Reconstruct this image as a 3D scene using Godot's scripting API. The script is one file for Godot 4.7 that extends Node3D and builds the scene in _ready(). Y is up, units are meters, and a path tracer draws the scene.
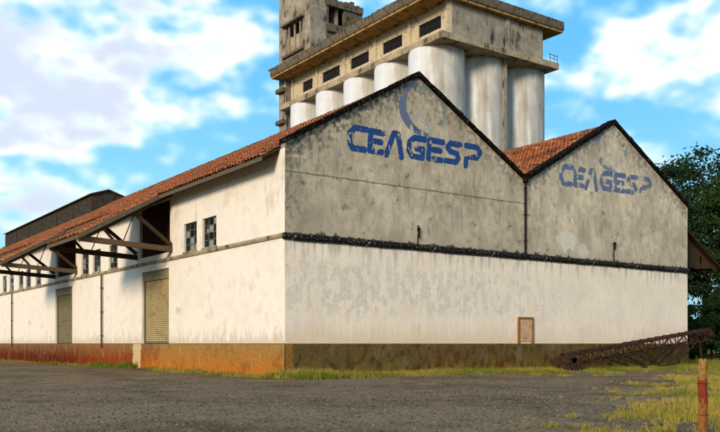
extends Node3D
# A pair of old grain warehouses with a concrete silo block behind, seen across a gravel yard.
# World: x runs along the gable front (to the right), -z runs along the loading side (away), y up, metres.

var rng := RandomNumberGenerator.new()
var nz := {}
var M := {}

# ------------------------------------------------------------------ basics
func noise(key: String, freq: float, oct := 4, sd := 1) -> FastNoiseLite:
	if nz.has(key): return nz[key]
	var n := FastNoiseLite.new()
	n.noise_type = FastNoiseLite.TYPE_SIMPLEX_SMOOTH
	n.frequency = freq; n.seed = sd
	n.fractal_type = FastNoiseLite.FRACTAL_FBM if oct > 1 else FastNoiseLite.FRACTAL_NONE
	n.fractal_octaves = oct
	nz[key] = n
	return n

func sm(a: float, b: float, x: float) -> float: return smoothstep(a, b, x)

func picture(w: int, h: int, fn: Callable, mip := true) -> ImageTexture:
	var b := PackedByteArray(); b.resize(w * h * 3)
	var i := 0
	for y in h:
		for x in w:
			var c: Color = fn.call(x, y)
			b[i] = clampi(int(c.r * 255.0), 0, 255); b[i + 1] = clampi(int(c.g * 255.0), 0, 255); b[i + 2] = clampi(int(c.b * 255.0), 0, 255)
			i += 3
	var im := Image.create_from_data(w, h, false, Image.FORMAT_RGB8, b)
	if mip: im.generate_mipmaps()
	return ImageTexture.create_from_image(im)

func relief(w: int, h: int, fn: Callable, strength: float) -> ImageTexture:
	var b := PackedByteArray(); b.resize(w * h)
	var i := 0
	for y in h:
		for x in w:
			b[i] = clampi(int(float(fn.call(x, y)) * 255.0), 0, 255); i += 1
	var im := Image.create_from_data(w, h, false, Image.FORMAT_L8, b)
	im.convert(Image.FORMAT_RGBA8)
	im.bump_map_to_normal_map(strength)
	im.generate_mipmaps()
	return ImageTexture.create_from_image(im)

func mat(c: Color, rough := 0.9, vcol := false) -> StandardMaterial3D:
	var m := StandardMaterial3D.new()
	m.albedo_color = c; m.roughness = rough
	m.metallic_specular = 0.12
	m.vertex_color_use_as_albedo = vcol
	return m

func tri(m: StandardMaterial3D, tex: Texture2D, metres: float, nrm: Texture2D = null, ns := 1.0) -> StandardMaterial3D:
	m.albedo_texture = tex
	m.uv1_triplanar = true; m.uv1_world_triplanar = true
	m.uv1_scale = Vector3.ONE / metres
	if nrm:
		m.normal_enabled = true; m.normal_texture = nrm; m.normal_scale = ns
	return m

func stt() -> SurfaceTool:
	var st := SurfaceTool.new(); st.begin(Mesh.PRIMITIVE_TRIANGLES); st.set_smooth_group(-1); return st

# a b c d run clockwise as seen from the front
func quad(st: SurfaceTool, a: Vector3, b: Vector3, c: Vector3, d: Vector3, uv := []) -> void:
	var p := [a, b, c, a, c, d]
	var q := [0, 1, 2, 0, 2, 3]
	for k in 6:
		if uv.size() == 4: st.set_uv(uv[q[k]])
		st.add_vertex(p[k])

func boxx(st: SurfaceTool, lo: Vector3, hi: Vector3) -> void:
	var p := []
	for k in 8: p.append(Vector3(hi.x if k & 1 else lo.x, hi.y if k & 2 else lo.y, hi.z if k & 4 else lo.z))
	hexa(st, p)

# eight corners, bit 1 = x, bit 2 = y, bit 4 = z
func hexa(st: SurfaceTool, p: Array) -> void:
	quad(st, p[4], p[6], p[7], p[5])
	quad(st, p[1], p[3], p[2], p[0])
	quad(st, p[5], p[7], p[3], p[1])
	quad(st, p[0], p[2], p[6], p[4])
	quad(st, p[6], p[2], p[3], p[7])
	quad(st, p[0], p[4], p[5], p[1])

# a squared timber or bar from a to b with chamfered edges
func bar(st: SurfaceTool, a: Vector3, b: Vector3, w: float, h: float, up := Vector3.UP) -> void:
	var d := (b - a).normalized()
	var s := d.cross(up)
	if s.length() < 0.01: s = d.cross(Vector3(0, 0, 1))
	s = s.normalized()
	var u := s.cross(d).normalized()
	var c: float = minf(w, h) * 0.12
	var prof := [Vector2(-w / 2 + c, -h / 2), Vector2(w / 2 - c, -h / 2), Vector2(w / 2, -h / 2 + c), Vector2(w / 2, h / 2 - c), Vector2(w / 2 - c, h / 2), Vector2(-w / 2 + c, h / 2), Vector2(-w / 2, h / 2 - c), Vector2(-w / 2, -h / 2 + c)]
	sweep(st, a, b, s, u, prof)

func tube(st: SurfaceTool, a: Vector3, b: Vector3, r0: float, r1: float, n := 10) -> void:
	var d := (b - a).normalized()
	var s := d.cross(Vector3.UP)
	if s.length() < 0.01: s = d.cross(Vector3(0, 0, 1))
	s = s.normalized()
	var u := s.cross(d).normalized()
	var prof := []
	for k in n: prof.append(Vector2(cos(TAU * k / n), sin(TAU * k / n)))
	sweep(st, a, b, s, u, prof, r0, r1)

func sweep(st: SurfaceTool, a: Vector3, b: Vector3, s: Vector3, u: Vector3, prof: Array, r0 := 1.0, r1 := 1.0) -> void:
	var n := prof.size()
	for k in n:
		var p: Vector2 = prof[k]; var q: Vector2 = prof[(k + 1) % n]
		var a0: Vector3 = a + (s * p.x + u * p.y) * r0
		var a1: Vector3 = a + (s * q.x + u * q.y) * r0
		var b0: Vector3 = b + (s * p.x + u * p.y) * r1
		var b1: Vector3 = b + (s * q.x + u * q.y) * r1
		quad(st, a0, a1, b1, b0)
		st.add_vertex(a); st.add_vertex(a1); st.add_vertex(a0)
		st.add_vertex(b); st.add_vertex(b0); st.add_vertex(b1)

func obj(called: String, st: SurfaceTool, m: Material, parent: Node) -> MeshInstance3D:
	st.generate_normals()
	var o := MeshInstance3D.new()
	o.mesh = st.commit()
	o.mesh.surface_set_material(0, m)
	o.name = called
	parent.add_child(o, true)
	return o

func inst(called: String, mesh: Mesh, parent: Node, at := Vector3.ZERO) -> MeshInstance3D:
	var o := MeshInstance3D.new(); o.mesh = mesh; o.name = called; parent.add_child(o, true); o.position = at; return o

func thing(called: String, label: String, category: String, at := Vector3.ZERO, group := "") -> Node3D:
	var o := Node3D.new(); o.name = called; add_child(o, true); o.position = at
	tag(o, label, category, group)
	return o

func tag(o: Node, label: String, category: String, group := "", kind := "") -> void:
	if label: o.set_meta("label", label)
	if category: o.set_meta("category", category)
	if group: o.set_meta("group", group)
	if kind: o.set_meta("kind", kind)

# ------------------------------------------------------------------ sky
func ang(px: float, py: float) -> Vector2:      # a direction as (azimuth from -z towards +x, elevation), degrees
	var h := (px - 360.0) / 830.0
	return Vector2(35.41 + rad_to_deg(atan(h)), rad_to_deg(atan((343.5 - py) / 830.0 / sqrt(1.0 + h * h))))

func make_sky() -> ImageTexture:
	var n1 := noise("sky1", 1.0, 5, 11)
	var n2 := noise("sky2", 1.0, 3, 23)
	var n3 := noise("sky3", 1.0, 2, 37)
	# banks of cloud in view: pixel, width, height (degrees), amount
	var blobs := []
	for b in [[60, 30, 8.5, 3.4, .62], [10, 95, 5, 2.4, .42], [150, 30, 5, 2.2, .32], [222, 42, 4.4, 1.7, .62], [98, 100, 4.8, 1.4, .56], [25, 140, 4.4, 1.3, .5], [105, 134, 2.2, .7, .38], [20, 212, 6, 1.7, .5], [40, 175, 5, 1.0, .3], [255, 118, 2.2, .9, .24], [150, 140, 4, .9, .14],
		[695, 28, 4.0, 2.2, .75], [655, 52, 2.6, 1.2, .42], [585, 46, 2.4, .8, .34], [575, 100, 4.2, 1.1, .22], [640, 75, 3.0, 1.2, .3], [560, 78, 2.0, 1.2, .22], [760, 60, 6, 3, .6], [-60, 60, 7, 4, .5], [640, 150, 4, 2.0, .06]]:
		var a := ang(b[0], b[1])
		blobs.append([a.x, a.y, b[2], b[3], b[4]])
	var W := 2048; var H := 1024
	var fn := func(x: int, y: int) -> Color:
		var el := (0.5 - (y + 0.5) / H) * 180.0
		if el < -3.0: return Color(0.30, 0.29, 0.26)
		var az := wrapf((x + 0.5) / W * 360.0, -180.0, 180.0)
		var ce := cos(deg_to_rad(el)); var se := sin(deg_to_rad(el))
		var d := Vector3(sin(deg_to_rad(az)) * ce, se * 1.9, -cos(deg_to_rad(az)) * ce)
		var t := clampf(el / 60.0, 0.0, 1.0)
		var blue := Color(0.64, 0.87, 0.965).lerp(Color(0.39, 0.71, 0.925), sm(0.03, 0.36, t)).lerp(Color(0.25, 0.53, 0.85), sm(0.4, 1.0, t))
		var n := n1.get_noise_3d(d.x * 9.0, d.y * 9.0, d.z * 9.0)
		var fine := n2.get_noise_3d(d.x * 22.0, d.y * 22.0, d.z * 22.0)
		var daz := absf(wrapf(az - 35.4, -180.0, 180.0))
		var inview := 1.0 - sm(27.0, 38.0, daz) if el < 40.0 else 0.0
		inview *= 1.0 - sm(25.0, 34.0, el)
		var bias := 0.0
		if inview > 0.0:
			for b in blobs:
				var ex: float = (az - b[0]) / b[2]; var ey: float = (el - b[1]) / b[3]
				var q := ex * ex + ey * ey
				if q < 6.0: bias += b[4] * exp(-q)
			bias = minf(bias, 0.62) - 0.16
		var wild := n3.get_noise_3d(d.x * 1.6 + 7.0, d.y * 1.6, d.z * 1.6) * 0.55 + 0.12  # unseen cloud cover, added to whiten the light from the sky
		var v := n * 0.66 + fine * 0.36 + lerpf(wild, bias, inview)
		var cov := sm(-0.16, 0.44, v)
		cov = cov * (0.80 + 0.2 * sm(0.2, 0.5, v))
		var thick := sm(0.15, 0.75, v + n2.get_noise_3d(d.x * 7.0 + 3.0, d.y * 9.0, d.z * 7.0) * 0.5)
		var left := sm(-6.0, -16.0, az - 35.4) if inview > 0.5 else 0.5
		var white := Color(0.975, 0.985, 0.995).lerp(Color(0.775, 0.825, 0.90), thick * (0.25 + 0.7 * left))
		return blue.lerp(white, cov)
	return picture(W, H, fn, false)

# ------------------------------------------------------------------ materials
func make_materials() -> void:
	var a := noise("a", 1.0, 4, 3)
	var b := noise("b", 1.0, 3, 8)
	var c := noise("c", 1.0, 5, 15)
	var spk := noise("spk", 1.0, 2, 31)
	# bare cement render of the two gables: 30 m x 8.6 m
	M.cement = mat(Color.WHITE, 0.95)
	M.cement.albedo_texture = picture(1260, 360, func(px: int, py: int) -> Color:
		var x := px / 42.0; var y := 6.2 + (360 - py) / 42.0
		var g := a.get_noise_2d(x * 0.35, y * 0.35); var s := c.get_noise_2d(x * 1.9, y * 1.5); var f := spk.get_noise_2d(x * 9.0, y * 9.0)
		var st := b.get_noise_2d(x * 2.4, y * 0.22)
		var k := 1.0 + 0.16 * g + 0.15 * s + 0.09 * f
		var col := Color(0.695, 0.635, 0.535).lerp(Color(0.735, 0.675, 0.575), sm(13.0, 17.0, x))
		col = Color(col.r * k, col.g * k, col.b * k)
		col = col.lerp(Color(0.72, 0.69, 0.61), 0.5 * sm(0.18, 0.5, st))                        # pale washed runs
		col = col.lerp(Color(0.36, 0.34, 0.30), 0.32 * sm(0.05, 0.55, b.get_noise_2d(x * 1.2 + 40.0, y * 0.3)) * sm(-0.3, 0.3, s))   # grime runs
		var hx := fposmod(x, 14.9); var rake: float = 14.35 - absf(hx - 7.4) * 0.567 - y
		var mould := (1.0 - sm(0.0, maxf(0.2, 1.3 + s * 1.6 + st * 1.2), rake)) * (0.75 if x < 7.6 else 0.35)
		col = col.lerp(Color(0.235, 0.235, 0.215), mould * sm(-0.35, 0.25, c.get_noise_2d(x * 2.6 + 9.0, y * 2.6)))
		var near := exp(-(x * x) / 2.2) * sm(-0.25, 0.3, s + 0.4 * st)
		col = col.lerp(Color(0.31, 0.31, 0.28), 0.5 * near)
		var sp := sm(0.50, 0.62, c.get_noise_2d(x * 0.9 + 90.0, y * 1.1 + 7.0) + 0.30 * f)
		col = col.lerp(Color(0.18, 0.17, 0.15), 0.45 * sp)                                        # dark spots
		var jn := absf(y - 9.02 - 0.03 * s)                                                        # pour joint
		if jn < 0.03 and x < 15.0: col = col.lerp(Color(0.25, 0.24, 0.22), 0.55)
		var low := 1.0 - sm(0.0, maxf(0.3, 1.3 + 1.2 * st + 0.6 * s), y - 6.3)
		col = col.lerp(Color(0.63, 0.585, 0.50), 0.4 * clampf(low, 0.0, 1.0))
		col = col.lerp(Color(0.11, 0.105, 0.095), 0.8 * (1.0 - sm(0.02, maxf(0.06, 0.08 + 0.2 * st + 0.3 * s), y - 6.3)))      # black mould creeping up from the ledge
		for q in [[18.3, 7.25, 0.9, 0.55, .9], [19.6, 6.8, 0.5, 0.35, .6], [5.6, 7.6, 0.25, 0.9, .45]]:     # flaked pale patches
			var e: float = ((x - q[0]) / q[2]) ** 2 + ((y - q[1]) / q[3]) ** 2
			col = col.lerp(Color(0.80, 0.77, 0.70), q[4] * sm(0.15, -0.25, e - 0.9 + 1.6 * s))
		for q in [[7.46, 7.05], [22.38, 7.2]]:                                                     # rust run below the vent pipes
			if absf(x - q[0] - 0.05 * s) < 0.07 and y < q[1] + 0.2: col = col.lerp(Color(0.17, 0.13, 0.10), 0.7)
		return col)
	# painted lower wall of the front: 30 m x 4.8 m from y 1.5
	M.painted = mat(Color.WHITE, 0.92)
	M.painted.albedo_texture = picture(1260, 204, func(px: int, py: int) -> Color:
		var x := px / 42.0; var y := 1.5 + (204 - py) / 42.0
		var g := a.get_noise_2d(x * 0.4 + 50.0, y * 0.4); var s := c.get_noise_2d(x * 1.7 + 20.0, y * 1.2 + 5.0); var f := spk.get_noise_2d(x * 8.0, y * 8.0)
		var st := b.get_noise_2d(x * 3.0 + 11.0, y * 0.35)
		var k := 1.0 + 0.05 * g + 0.035 * f + 0.04 * s
		var col := Color(0.90 * k, 0.835 * k, 0.745 * k)
		var band := sm(2.4, 3.3, y + 0.4 * g) * sm(5.7, 4.9, y + 0.3 * st) * (1.0 - 0.75 * sm(9.0, 24.0, x))
		var peel := sm(0.0, 0.22, s + 0.9 * st * 0.5 + 0.35 * g + band * 0.42 - 0.36)
		col = col.lerp(Color(0.70 + 0.06 * f, 0.655 + 0.06 * f, 0.59 + 0.06 * f), (0.40 + 0.35 * c.get_noise_2d(x * 5.0, y * 5.0)) * peel * band)
		var rim := sm(0.0, 0.05, s + 0.45 * st + 0.35 * g + band * 0.42 - 0.34) * (1.0 - sm(0.0, 0.05, s + 0.45 * st + 0.35 * g + band * 0.42 - 0.38))
		col = col.lerp(Color(0.50, 0.48, 0.46), 0.35 * rim * band)
		col = col.lerp(Color(0.80, 0.66, 0.49), 0.42 * (1.0 - sm(0.0, maxf(0.25, 1.3 + 0.9 * st + 0.6 * s), y - 1.5)) * (1.0 - 0.4 * sm(8.0, 22.0, x)))     # earth splash
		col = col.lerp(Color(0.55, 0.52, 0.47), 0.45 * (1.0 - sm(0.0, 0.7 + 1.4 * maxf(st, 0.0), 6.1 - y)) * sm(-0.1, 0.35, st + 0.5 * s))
		col = col.lerp(Color(0.50, 0.46, 0.40), 0.15 * sm(0.5, 0.75, b.get_noise_2d(x * 2.8 + 70.0, y * 0.4) + 0.4 * s))
		return col)
	# lime-washed side wall, 32 m x 9 m, repeats along the length
	M.lime = mat(Color.WHITE, 0.92)
	M.lime.albedo_texture = picture(1280, 360, func(px: int, py: int) -> Color:
		var x := px / 40.0; var y := 1.5 + (360 - py) / 40.0
		var g := a.get_noise_2d(x * 0.4 + 150.0, y * 0.4); var s := c.get_noise_2d(x * 1.6 + 120.0, y * 1.3 + 5.0); var f := spk.get_noise_2d(x * 8.0 + 9.0, y * 8.0)
		var st := b.get_noise_2d(x * 2.6 + 111.0, y * 0.3)
		var k := 1.0 + 0.05 * g + 0.03 * f + 0.035 * s
		var col := Color(0.875 * k, 0.84 * k, 0.775 * k)
		col = col.lerp(Color(0.80, 0.765, 0.69), 0.4 * sm(0.0, 0.7, s * 0.8 + 0.7 * g))
		col = col.lerp(Color(0.72, 0.68, 0.62), 0.20 * sm(0.10, 0.70, s * 0.6 + 0.12 * f + 1.0 * g))
		col = col.lerp(Color(0.63, 0.55, 0.43), 0.42 * (1.0 - sm(0.0, maxf(0.15, 0.7 + 0.9 * st + 0.5 * s), y - 1.5)))
		col = col.lerp(Color(0.60, 0.54, 0.44), 0.2 * sm(0.1, 0.7, st * 0.6 + 0.6 * g) * sm(6.9, 6.2, absf(y - 8.0) + 5.0))
		col = col.lerp(Color(0.45, 0.40, 0.34), 0.10 * sm(0.5, 0.75, b.get_noise_2d(x * 2.6 + 170.0, y * 0.3) + 0.4 * s))
		if y > 3.1 and y < 3.5 and x > 11.2 and x < 11.9: col = col.lerp(Color(0.55, 0.52, 0.47), 0.6 * sm(0.0, 0.1, f))
		return col)
	# front plinth, 30 m x 1.5 m
	M.plinth_front = mat(Color.WHITE, 0.95)
	M.plinth_front.albedo_texture = picture(1500, 80, func(px: int, py: int) -> Color:
		var x := px / 50.0; var y := (80 - py) / 53.0
		var g := a.get_noise_2d(x * 0.5 + 250.0, y * 0.8); var s := c.get_noise_2d(x * 1.8 + 220.0, y * 1.6); var st := b.get_noise_2d(x * 2.8 + 211.0, y * 0.4); var f := spk.get_noise_2d(x * 9.0, y * 9.0 + 30.0)
		var col := Color(0.37, 0.30, 0.165)
		col = col.lerp(Color(0.50, 0.46, 0.36), 0.4 * sm(0.05, 0.6, st * 0.7 + 0.7 * g))
		col = col.lerp(Color(0.23, 0.195, 0.10), 0.7 * sm(-0.15, 0.5, s - 0.1 * y + 0.3 * st))
		col = col.lerp(Color(0.50, 0.40, 0.13), 0.65 * sm(0.85, 0.2, y + 0.5 * s + 0.2 * st))
		col = col.lerp(Color(0.42, 0.19, 0.08), 0.55 * sm(0.1, 0.7, 0.5 * a.get_noise_2d(x * 0.3 + 10.0, 4.0) + 0.7 * s + 0.4 * sm(5.0, 9.0, x) * sm(16.0, 12.0, x) - 0.25 * y))
		if x < 0.35 + 0.3 * s: col = col.lerp(Color(0.62, 0.43, 0.2), 0.6)
		var k := 1.0 + 0.16 * f
		return Color(col.r * k, col.g * k, col.b * k))
	# side plinth, ochre wash over render, turning darker red-brown along its length, 88 m x 1.5 m
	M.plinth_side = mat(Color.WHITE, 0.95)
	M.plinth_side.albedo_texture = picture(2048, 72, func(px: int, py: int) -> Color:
		var x := px / 2048.0 * 60.0; var y := (72 - py) / 48.0
		var g := a.get_noise_2d(x * 0.5 + 350.0, y * 0.8); var s := c.get_noise_2d(x * 1.5 + 320.0, y * 1.6); var st := b.get_noise_2d(x * 2.0 + 311.0, y * 0.4); var f := spk.get_noise_2d(x * 8.0, y * 8.0 + 60.0)
		var col := Color(0.65, 0.40, 0.15)
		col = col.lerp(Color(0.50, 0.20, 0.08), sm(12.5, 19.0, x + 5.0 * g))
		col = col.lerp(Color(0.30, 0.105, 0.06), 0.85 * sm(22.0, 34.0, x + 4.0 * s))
		col = col.lerp(Color(0.52, 0.46, 0.30), 0.7 * sm(0.45, 1.6, y + 0.35 * s + 0.12 * st))
		col = col.lerp(Color(0.78, 0.62, 0.38), 0.4 * sm(0.15, 0.7, st * 0.7 + 0.6 * s))
		col = col.lerp(Color(0.40, 0.25, 0.10), 0.45 * sm(-0.1, 0.7, s * 0.7 + 0.6 * g))
		col = col.lerp(Color(0.62, 0.52, 0.16), 0.5 * sm(0.5, 0.1, y + 0.4 * s))
		if absf(x - 17.7 - 0.2 * s) < 0.65: col = col.lerp(Color(0.78, 0.70, 0.53), 0.85)
		var k := 1.0 + 0.14 * f
		return Color(col.r * k, col.g * k, col.b * k))
	# generic weathered concrete for the silo block, tiled in world space
	var big := noise("big", 0.012, 5, 201).get_seamless_image(512, 512); var mid := noise("mid", 0.03, 5, 202).get_seamless_image(512, 512)
	var run := noise("run", 0.03, 4, 203).get_seamless_image(512, 64); var grit := noise("grit", 0.2, 2, 204).get_seamless_image(512, 512)
	var conc := picture(512, 512, func(px: int, py: int) -> Color:
		var g := big.get_pixel(px, py).r - 0.5; var s := mid.get_pixel(px, py).r - 0.5; var f := grit.get_pixel(px, py).r - 0.5
		var ry := py / 8.0; var r0 := run.get_pixel(px, int(ry) % 64).r; var r1 := run.get_pixel(px, (int(ry) + 1) % 64).r
		var st := lerpf(r0, r1, ry - floorf(ry)) - 0.5
		var k := 1.0 + 0.22 * s + 0.14 * f
		var col := Color(0.63 * k, 0.59 * k, 0.52 * k)
		col = col.lerp(Color(0.74, 0.70, 0.62), 0.5 * sm(0.05, 0.35, -g + 0.4 * s))
		col = col.lerp(Color(0.36, 0.34, 0.30), 0.7 * sm(0.0, 0.35, g * 0.7 + st * 0.5 + 0.3 * s))
		col = col.lerp(Color(0.20, 0.19, 0.17), 0.6 * sm(0.16, 0.36, g * 0.6 + st * 0.7))
		return col)
	M.concrete = tri(mat(Color(0.90, 0.89, 0.875), 0.95), conc, 15.0)
	M.concrete_dark = tri(mat(Color(0.62, 0.60, 0.57), 0.95), conc, 5.0)
	M.cream_wall = tri(mat(Color(1.0, 0.97, 0.90), 0.95), picture(256, 256, func(px: int, py: int) -> Color:
		var g := big.get_pixel(px * 2, py * 2).r - 0.5; var s := mid.get_pixel(px * 2, py * 2).r - 0.5
		return Color(0.76, 0.715, 0.64).lerp(Color(0.50, 0.45, 0.385), 0.7 * sm(0.05, 0.4, g * 0.6 + s * 0.8))), 8.0)
	M.concrete_cream = tri(mat(Color(0.97, 0.93, 0.86), 0.95), conc, 11.0)
	M.soffit = tri(mat(Color(0.96, 0.83, 0.60), 0.95), conc, 7.0)
	# silo shaft: whitewash, streaked tan and darker towards the front (+z) side; u = angle, v = height
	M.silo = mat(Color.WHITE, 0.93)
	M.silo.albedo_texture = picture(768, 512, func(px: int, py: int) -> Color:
		var th := px / 768.0 * TAU; var y := py / 512.0 * 31.0
		var q := Vector2(cos(th), sin(th)) * 2.85
		var s := c.get_noise_3d(q.x * 0.8, y * 0.35, q.y * 0.8); var st := b.get_noise_3d(q.x * 0.9, y * 0.07, q.y * 0.9); var f := spk.get_noise_3d(q.x * 5.0, y * 3.0, q.y * 5.0)
		var k := 1.0 + 0.05 * s + 0.04 * f
		var col := Color(0.84 * k, 0.845 * k, 0.835 * k)
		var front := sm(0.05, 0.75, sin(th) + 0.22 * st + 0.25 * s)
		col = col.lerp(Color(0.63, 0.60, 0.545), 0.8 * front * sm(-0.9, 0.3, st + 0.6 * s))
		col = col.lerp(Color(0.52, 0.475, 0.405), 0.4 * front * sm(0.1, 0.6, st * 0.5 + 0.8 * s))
		col = col.lerp(Color(0.60, 0.58, 0.54), 0.14 * (1.0 - front) * sm(0.1, 0.6, 0.5 * st + 0.7 * s))
		if absf(fposmod(y, 1.9) - 0.95) < 0.035: col = col.lerp(Color(0.55, 0.53, 0.49), 0.10)
		return col)
	# black mould on ledges and copings
	M.mould = tri(mat(Color.WHITE, 0.97), picture(512, 512, func(px: int, py: int) -> Color:
		var x := px / 512.0 * TAU; var y := py / 512.0 * TAU
		var q := Vector3(cos(x), sin(x), cos(y)) * 3.0; var w := sin(y) * 3.0
		var s := c.get_noise_3d(q.x * 2.2 + w, q.y * 2.2 - w, q.z * 2.2 + 3.0); var f := spk.get_noise_3d(q.x * 7.0 + w, q.y * 7.0, q.z * 7.0 + w)
		var col := Color(0.12, 0.11, 0.10)
		col = col.lerp(Color(0.25, 0.235, 0.20), sm(0.12, 0.4, s + 0.3 * f))
		return col.lerp(Color(0.66, 0.63, 0.57), sm(0.40, 0.55, s + 0.35 * f)), true), 4.0)
	M.coping = tri(mat(Color(0.62, 0.60, 0.58), 0.97), M.mould.albedo_texture, 5.0)
	# old timber
	var wood := picture(256, 256, func(px: int, py: int) -> Color:
		var s := b.get_noise_2d(px * 0.012, py * 0.16); var f := spk.get_noise_2d(px * 0.03, py * 0.6)
		var k := 1.0 + 0.28 * s + 0.16 * f
		return Color(0.56 * k, 0.51 * k, 0.42 * k))
	M.timber = tri(mat(Color(0.66, 0.61, 0.56), 0.9), wood, 1.5)
	M.timber_grey = tri(mat(Color(0.66, 0.66, 0.66), 0.9), wood, 1.5)
	M.timber_dark = tri(mat(Color(0.48, 0.43, 0.38), 0.9), wood, 1.5)
	M.board = tri(mat(Color(0.44, 0.31, 0.25), 0.9), wood, 1.2)
	M.post = tri(mat(Color.WHITE, 0.9, true), picture(128, 128, func(px: int, py: int) -> Color:
		var k := 0.85 + 0.3 * b.get_noise_2d(px * 0.2, py * 0.02) + 0.15 * spk.get_noise_2d(px * 0.5, py * 0.1)
		return Color(k, k, k)), 0.4)
	M.tile = mat(Color.WHITE, 0.9, true)
	M.lantern = tri(mat(Color(0.40, 0.40, 0.40), 0.9), conc, 3.0)
	M.iron = tri(mat(Color(0.27, 0.22, 0.20), 0.85), wood, 0.8)
	M.rust = tri(mat(Color.WHITE, 0.9), picture(256, 256, func(px: int, py: int) -> Color:
		var s := c.get_noise_2d(px * 0.02, py * 0.02); var f := spk.get_noise_2d(px * 0.15, py * 0.15)
		return Color(0.20, 0.16, 0.14).lerp(Color(0.31, 0.19, 0.13), sm(-0.1, 0.4, s + 0.4 * f)).lerp(Color(0.13, 0.11, 0.10), sm(0.05, 0.4, -s))), 1.2)
	M.pipe = tri(mat(Color(0.55, 0.50, 0.44), 0.8), conc, 2.0)
	M.shutter = tri(mat(Color(0.86, 0.82, 0.66), 0.7), M.cream_wall.albedo_texture, 6.0)
	M.shutter_dull = tri(mat(Color(0.66, 0.66, 0.56), 0.7), M.cream_wall.albedo_texture, 6.0)
	M.frame = mat(Color(0.36, 0.35, 0.32), 0.8)
	M.glass = mat(Color(0.12, 0.15, 0.16, 0.55), 0.08)
	M.glass.transparency = BaseMaterial3D.TRANSPARENCY_ALPHA
	M.glass_dusty = mat(Color(0.55, 0.56, 0.52, 0.85), 0.35)
	M.glass_dusty.transparency = BaseMaterial3D.TRANSPARENCY_ALPHA
	M.hatch = tri(mat(Color(1.0, 0.86, 0.76), 0.9), M.cream_wall.albedo_texture, 3.0)
	M.ochre = tri(mat(Color(0.95, 0.72, 0.42), 0.9), wood, 0.9)
	M.paint = mat(Color.WHITE, 0.85, true)
	M.leaf = mat(Color.WHITE, 0.75, true)
	M.leaf.cull_mode = BaseMaterial3D.CULL_DISABLED
	M.leaf.backlight_enabled = true; M.leaf.backlight = Color(0.10, 0.14, 0.03)
	M.bark = tri(mat(Color(0.40, 0.33, 0.27), 0.95), wood, 1.0)
	# ground: fine gravel in worn tar
	var gravel := picture(768, 768, func(px: int, py: int) -> Color:
		var f := spk.get_noise_2d(px * 0.11, py * 0.11); var s := c.get_noise_2d(px * 0.03, py * 0.03); var h := spk.get_noise_2d(px * 0.33 + 50.0, py * 0.33)
		var k := 0.72 + 0.42 * f + 0.46 * h + 0.30 * s
		k = maxf(k, 0.25)
		return Color(k, k * 0.98, k * 0.94).lerp(Color(0.95, 0.91, 0.83), 0.4 * sm(0.5, 0.7, f + 0.5 * h)))
	M.ground = mat(Color.WHITE, 1.0, true)
	M.ground.metallic_specular = 0.0
	M.ground.albedo_texture = gravel
	M.ground.normal_enabled = true
	M.ground.normal_texture = relief(512, 512, func(px: int, py: int) -> float: return 0.5 + 0.4 * spk.get_noise_2d(px * 0.16, py * 0.16) + 0.25 * c.get_noise_2d(px * 0.05, py * 0.05), 3.0)
	M.ground.normal_scale = 1.0

# ------------------------------------------------------------------ building pieces
const SL := 0.5676            # roof slope
const RY := 10.12             # tile plane where the roof crosses the wall face
const L := 88.0               # length of the halls

# wall facing -x at x = xo, from z = 0 to -len, with rectangular openings [z_near, z_far, y0, y1] (z as positive distances)
func side_wall(parent: Node, called: String, xo: float, y0: float, y1: float, length: float, holes: Array, m: Material, deep: float) -> void:
	var zs := [0.0, length]; var ys := [y0, y1]
	for h in holes:
		zs.append(h[0]); zs.append(h[1]); ys.append(h[2]); ys.append(h[3])
	zs.sort(); ys.sort()
	var st := stt()
	for i in zs.size() - 1:
		for j in ys.size() - 1:
			var za: float = zs[i]; var zb: float = zs[i + 1]; var ya: float = ys[j]; var yb: float = ys[j + 1]
			if zb - za < 0.001 or yb - ya < 0.001: continue
			var cz := (za + zb) / 2; var cy := (ya + yb) / 2
			var open := false
			for h in holes:
				if cz > h[0] and cz < h[1] and cy > h[2] and cy < h[3]: open = true
			if open: continue
			var uv := []
			for p in [[zb, ya], [zb, yb], [za, yb], [za, ya]]: uv.append(Vector2(p[0] / 32.0, 1.0 - (p[1] - 1.5) / 9.0))
			quad(st, Vector3(xo, ya, -zb), Vector3(xo, yb, -zb), Vector3(xo, yb, -za), Vector3(xo, ya, -za), uv)
			quad(st, Vector3(xo + deep, ya, -za), Vector3(xo + deep, yb, -za), Vector3(xo + deep, yb, -zb), Vector3(xo + deep, ya, -zb), uv)
	for h in holes:
		var u := Vector2(h[0] / 32.0, 1.0 - (h[2] - 1.5) / 9.0)
		var uv4 := [u, u + Vector2(0, -0.1), u + Vector2(0.01, -0.1), u + Vector2(0.01, 0)]
		var a := Vector3(xo, h[2], -h[0]); var b := Vector3(xo, h[3], -h[0]); var c := Vector3(xo, h[3], -h[1]); var d := Vector3(xo, h[2], -h[1])
		var o := Vector3(deep, 0, 0)
		quad(st, a, b, b + o, a + o, uv4); quad(st, c, d, d + o, c + o, uv4); quad(st, b, c, c + o, b + o, uv4); quad(st, d, a, a + o, d + o, uv4)
	# top and ends
	quad(st, Vector3(xo, y1, 0), Vector3(xo, y1, -length), Vector3(xo + deep, y1, -length), Vector3(xo + deep, y1, 0))
	obj(called, st, m, parent)

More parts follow.
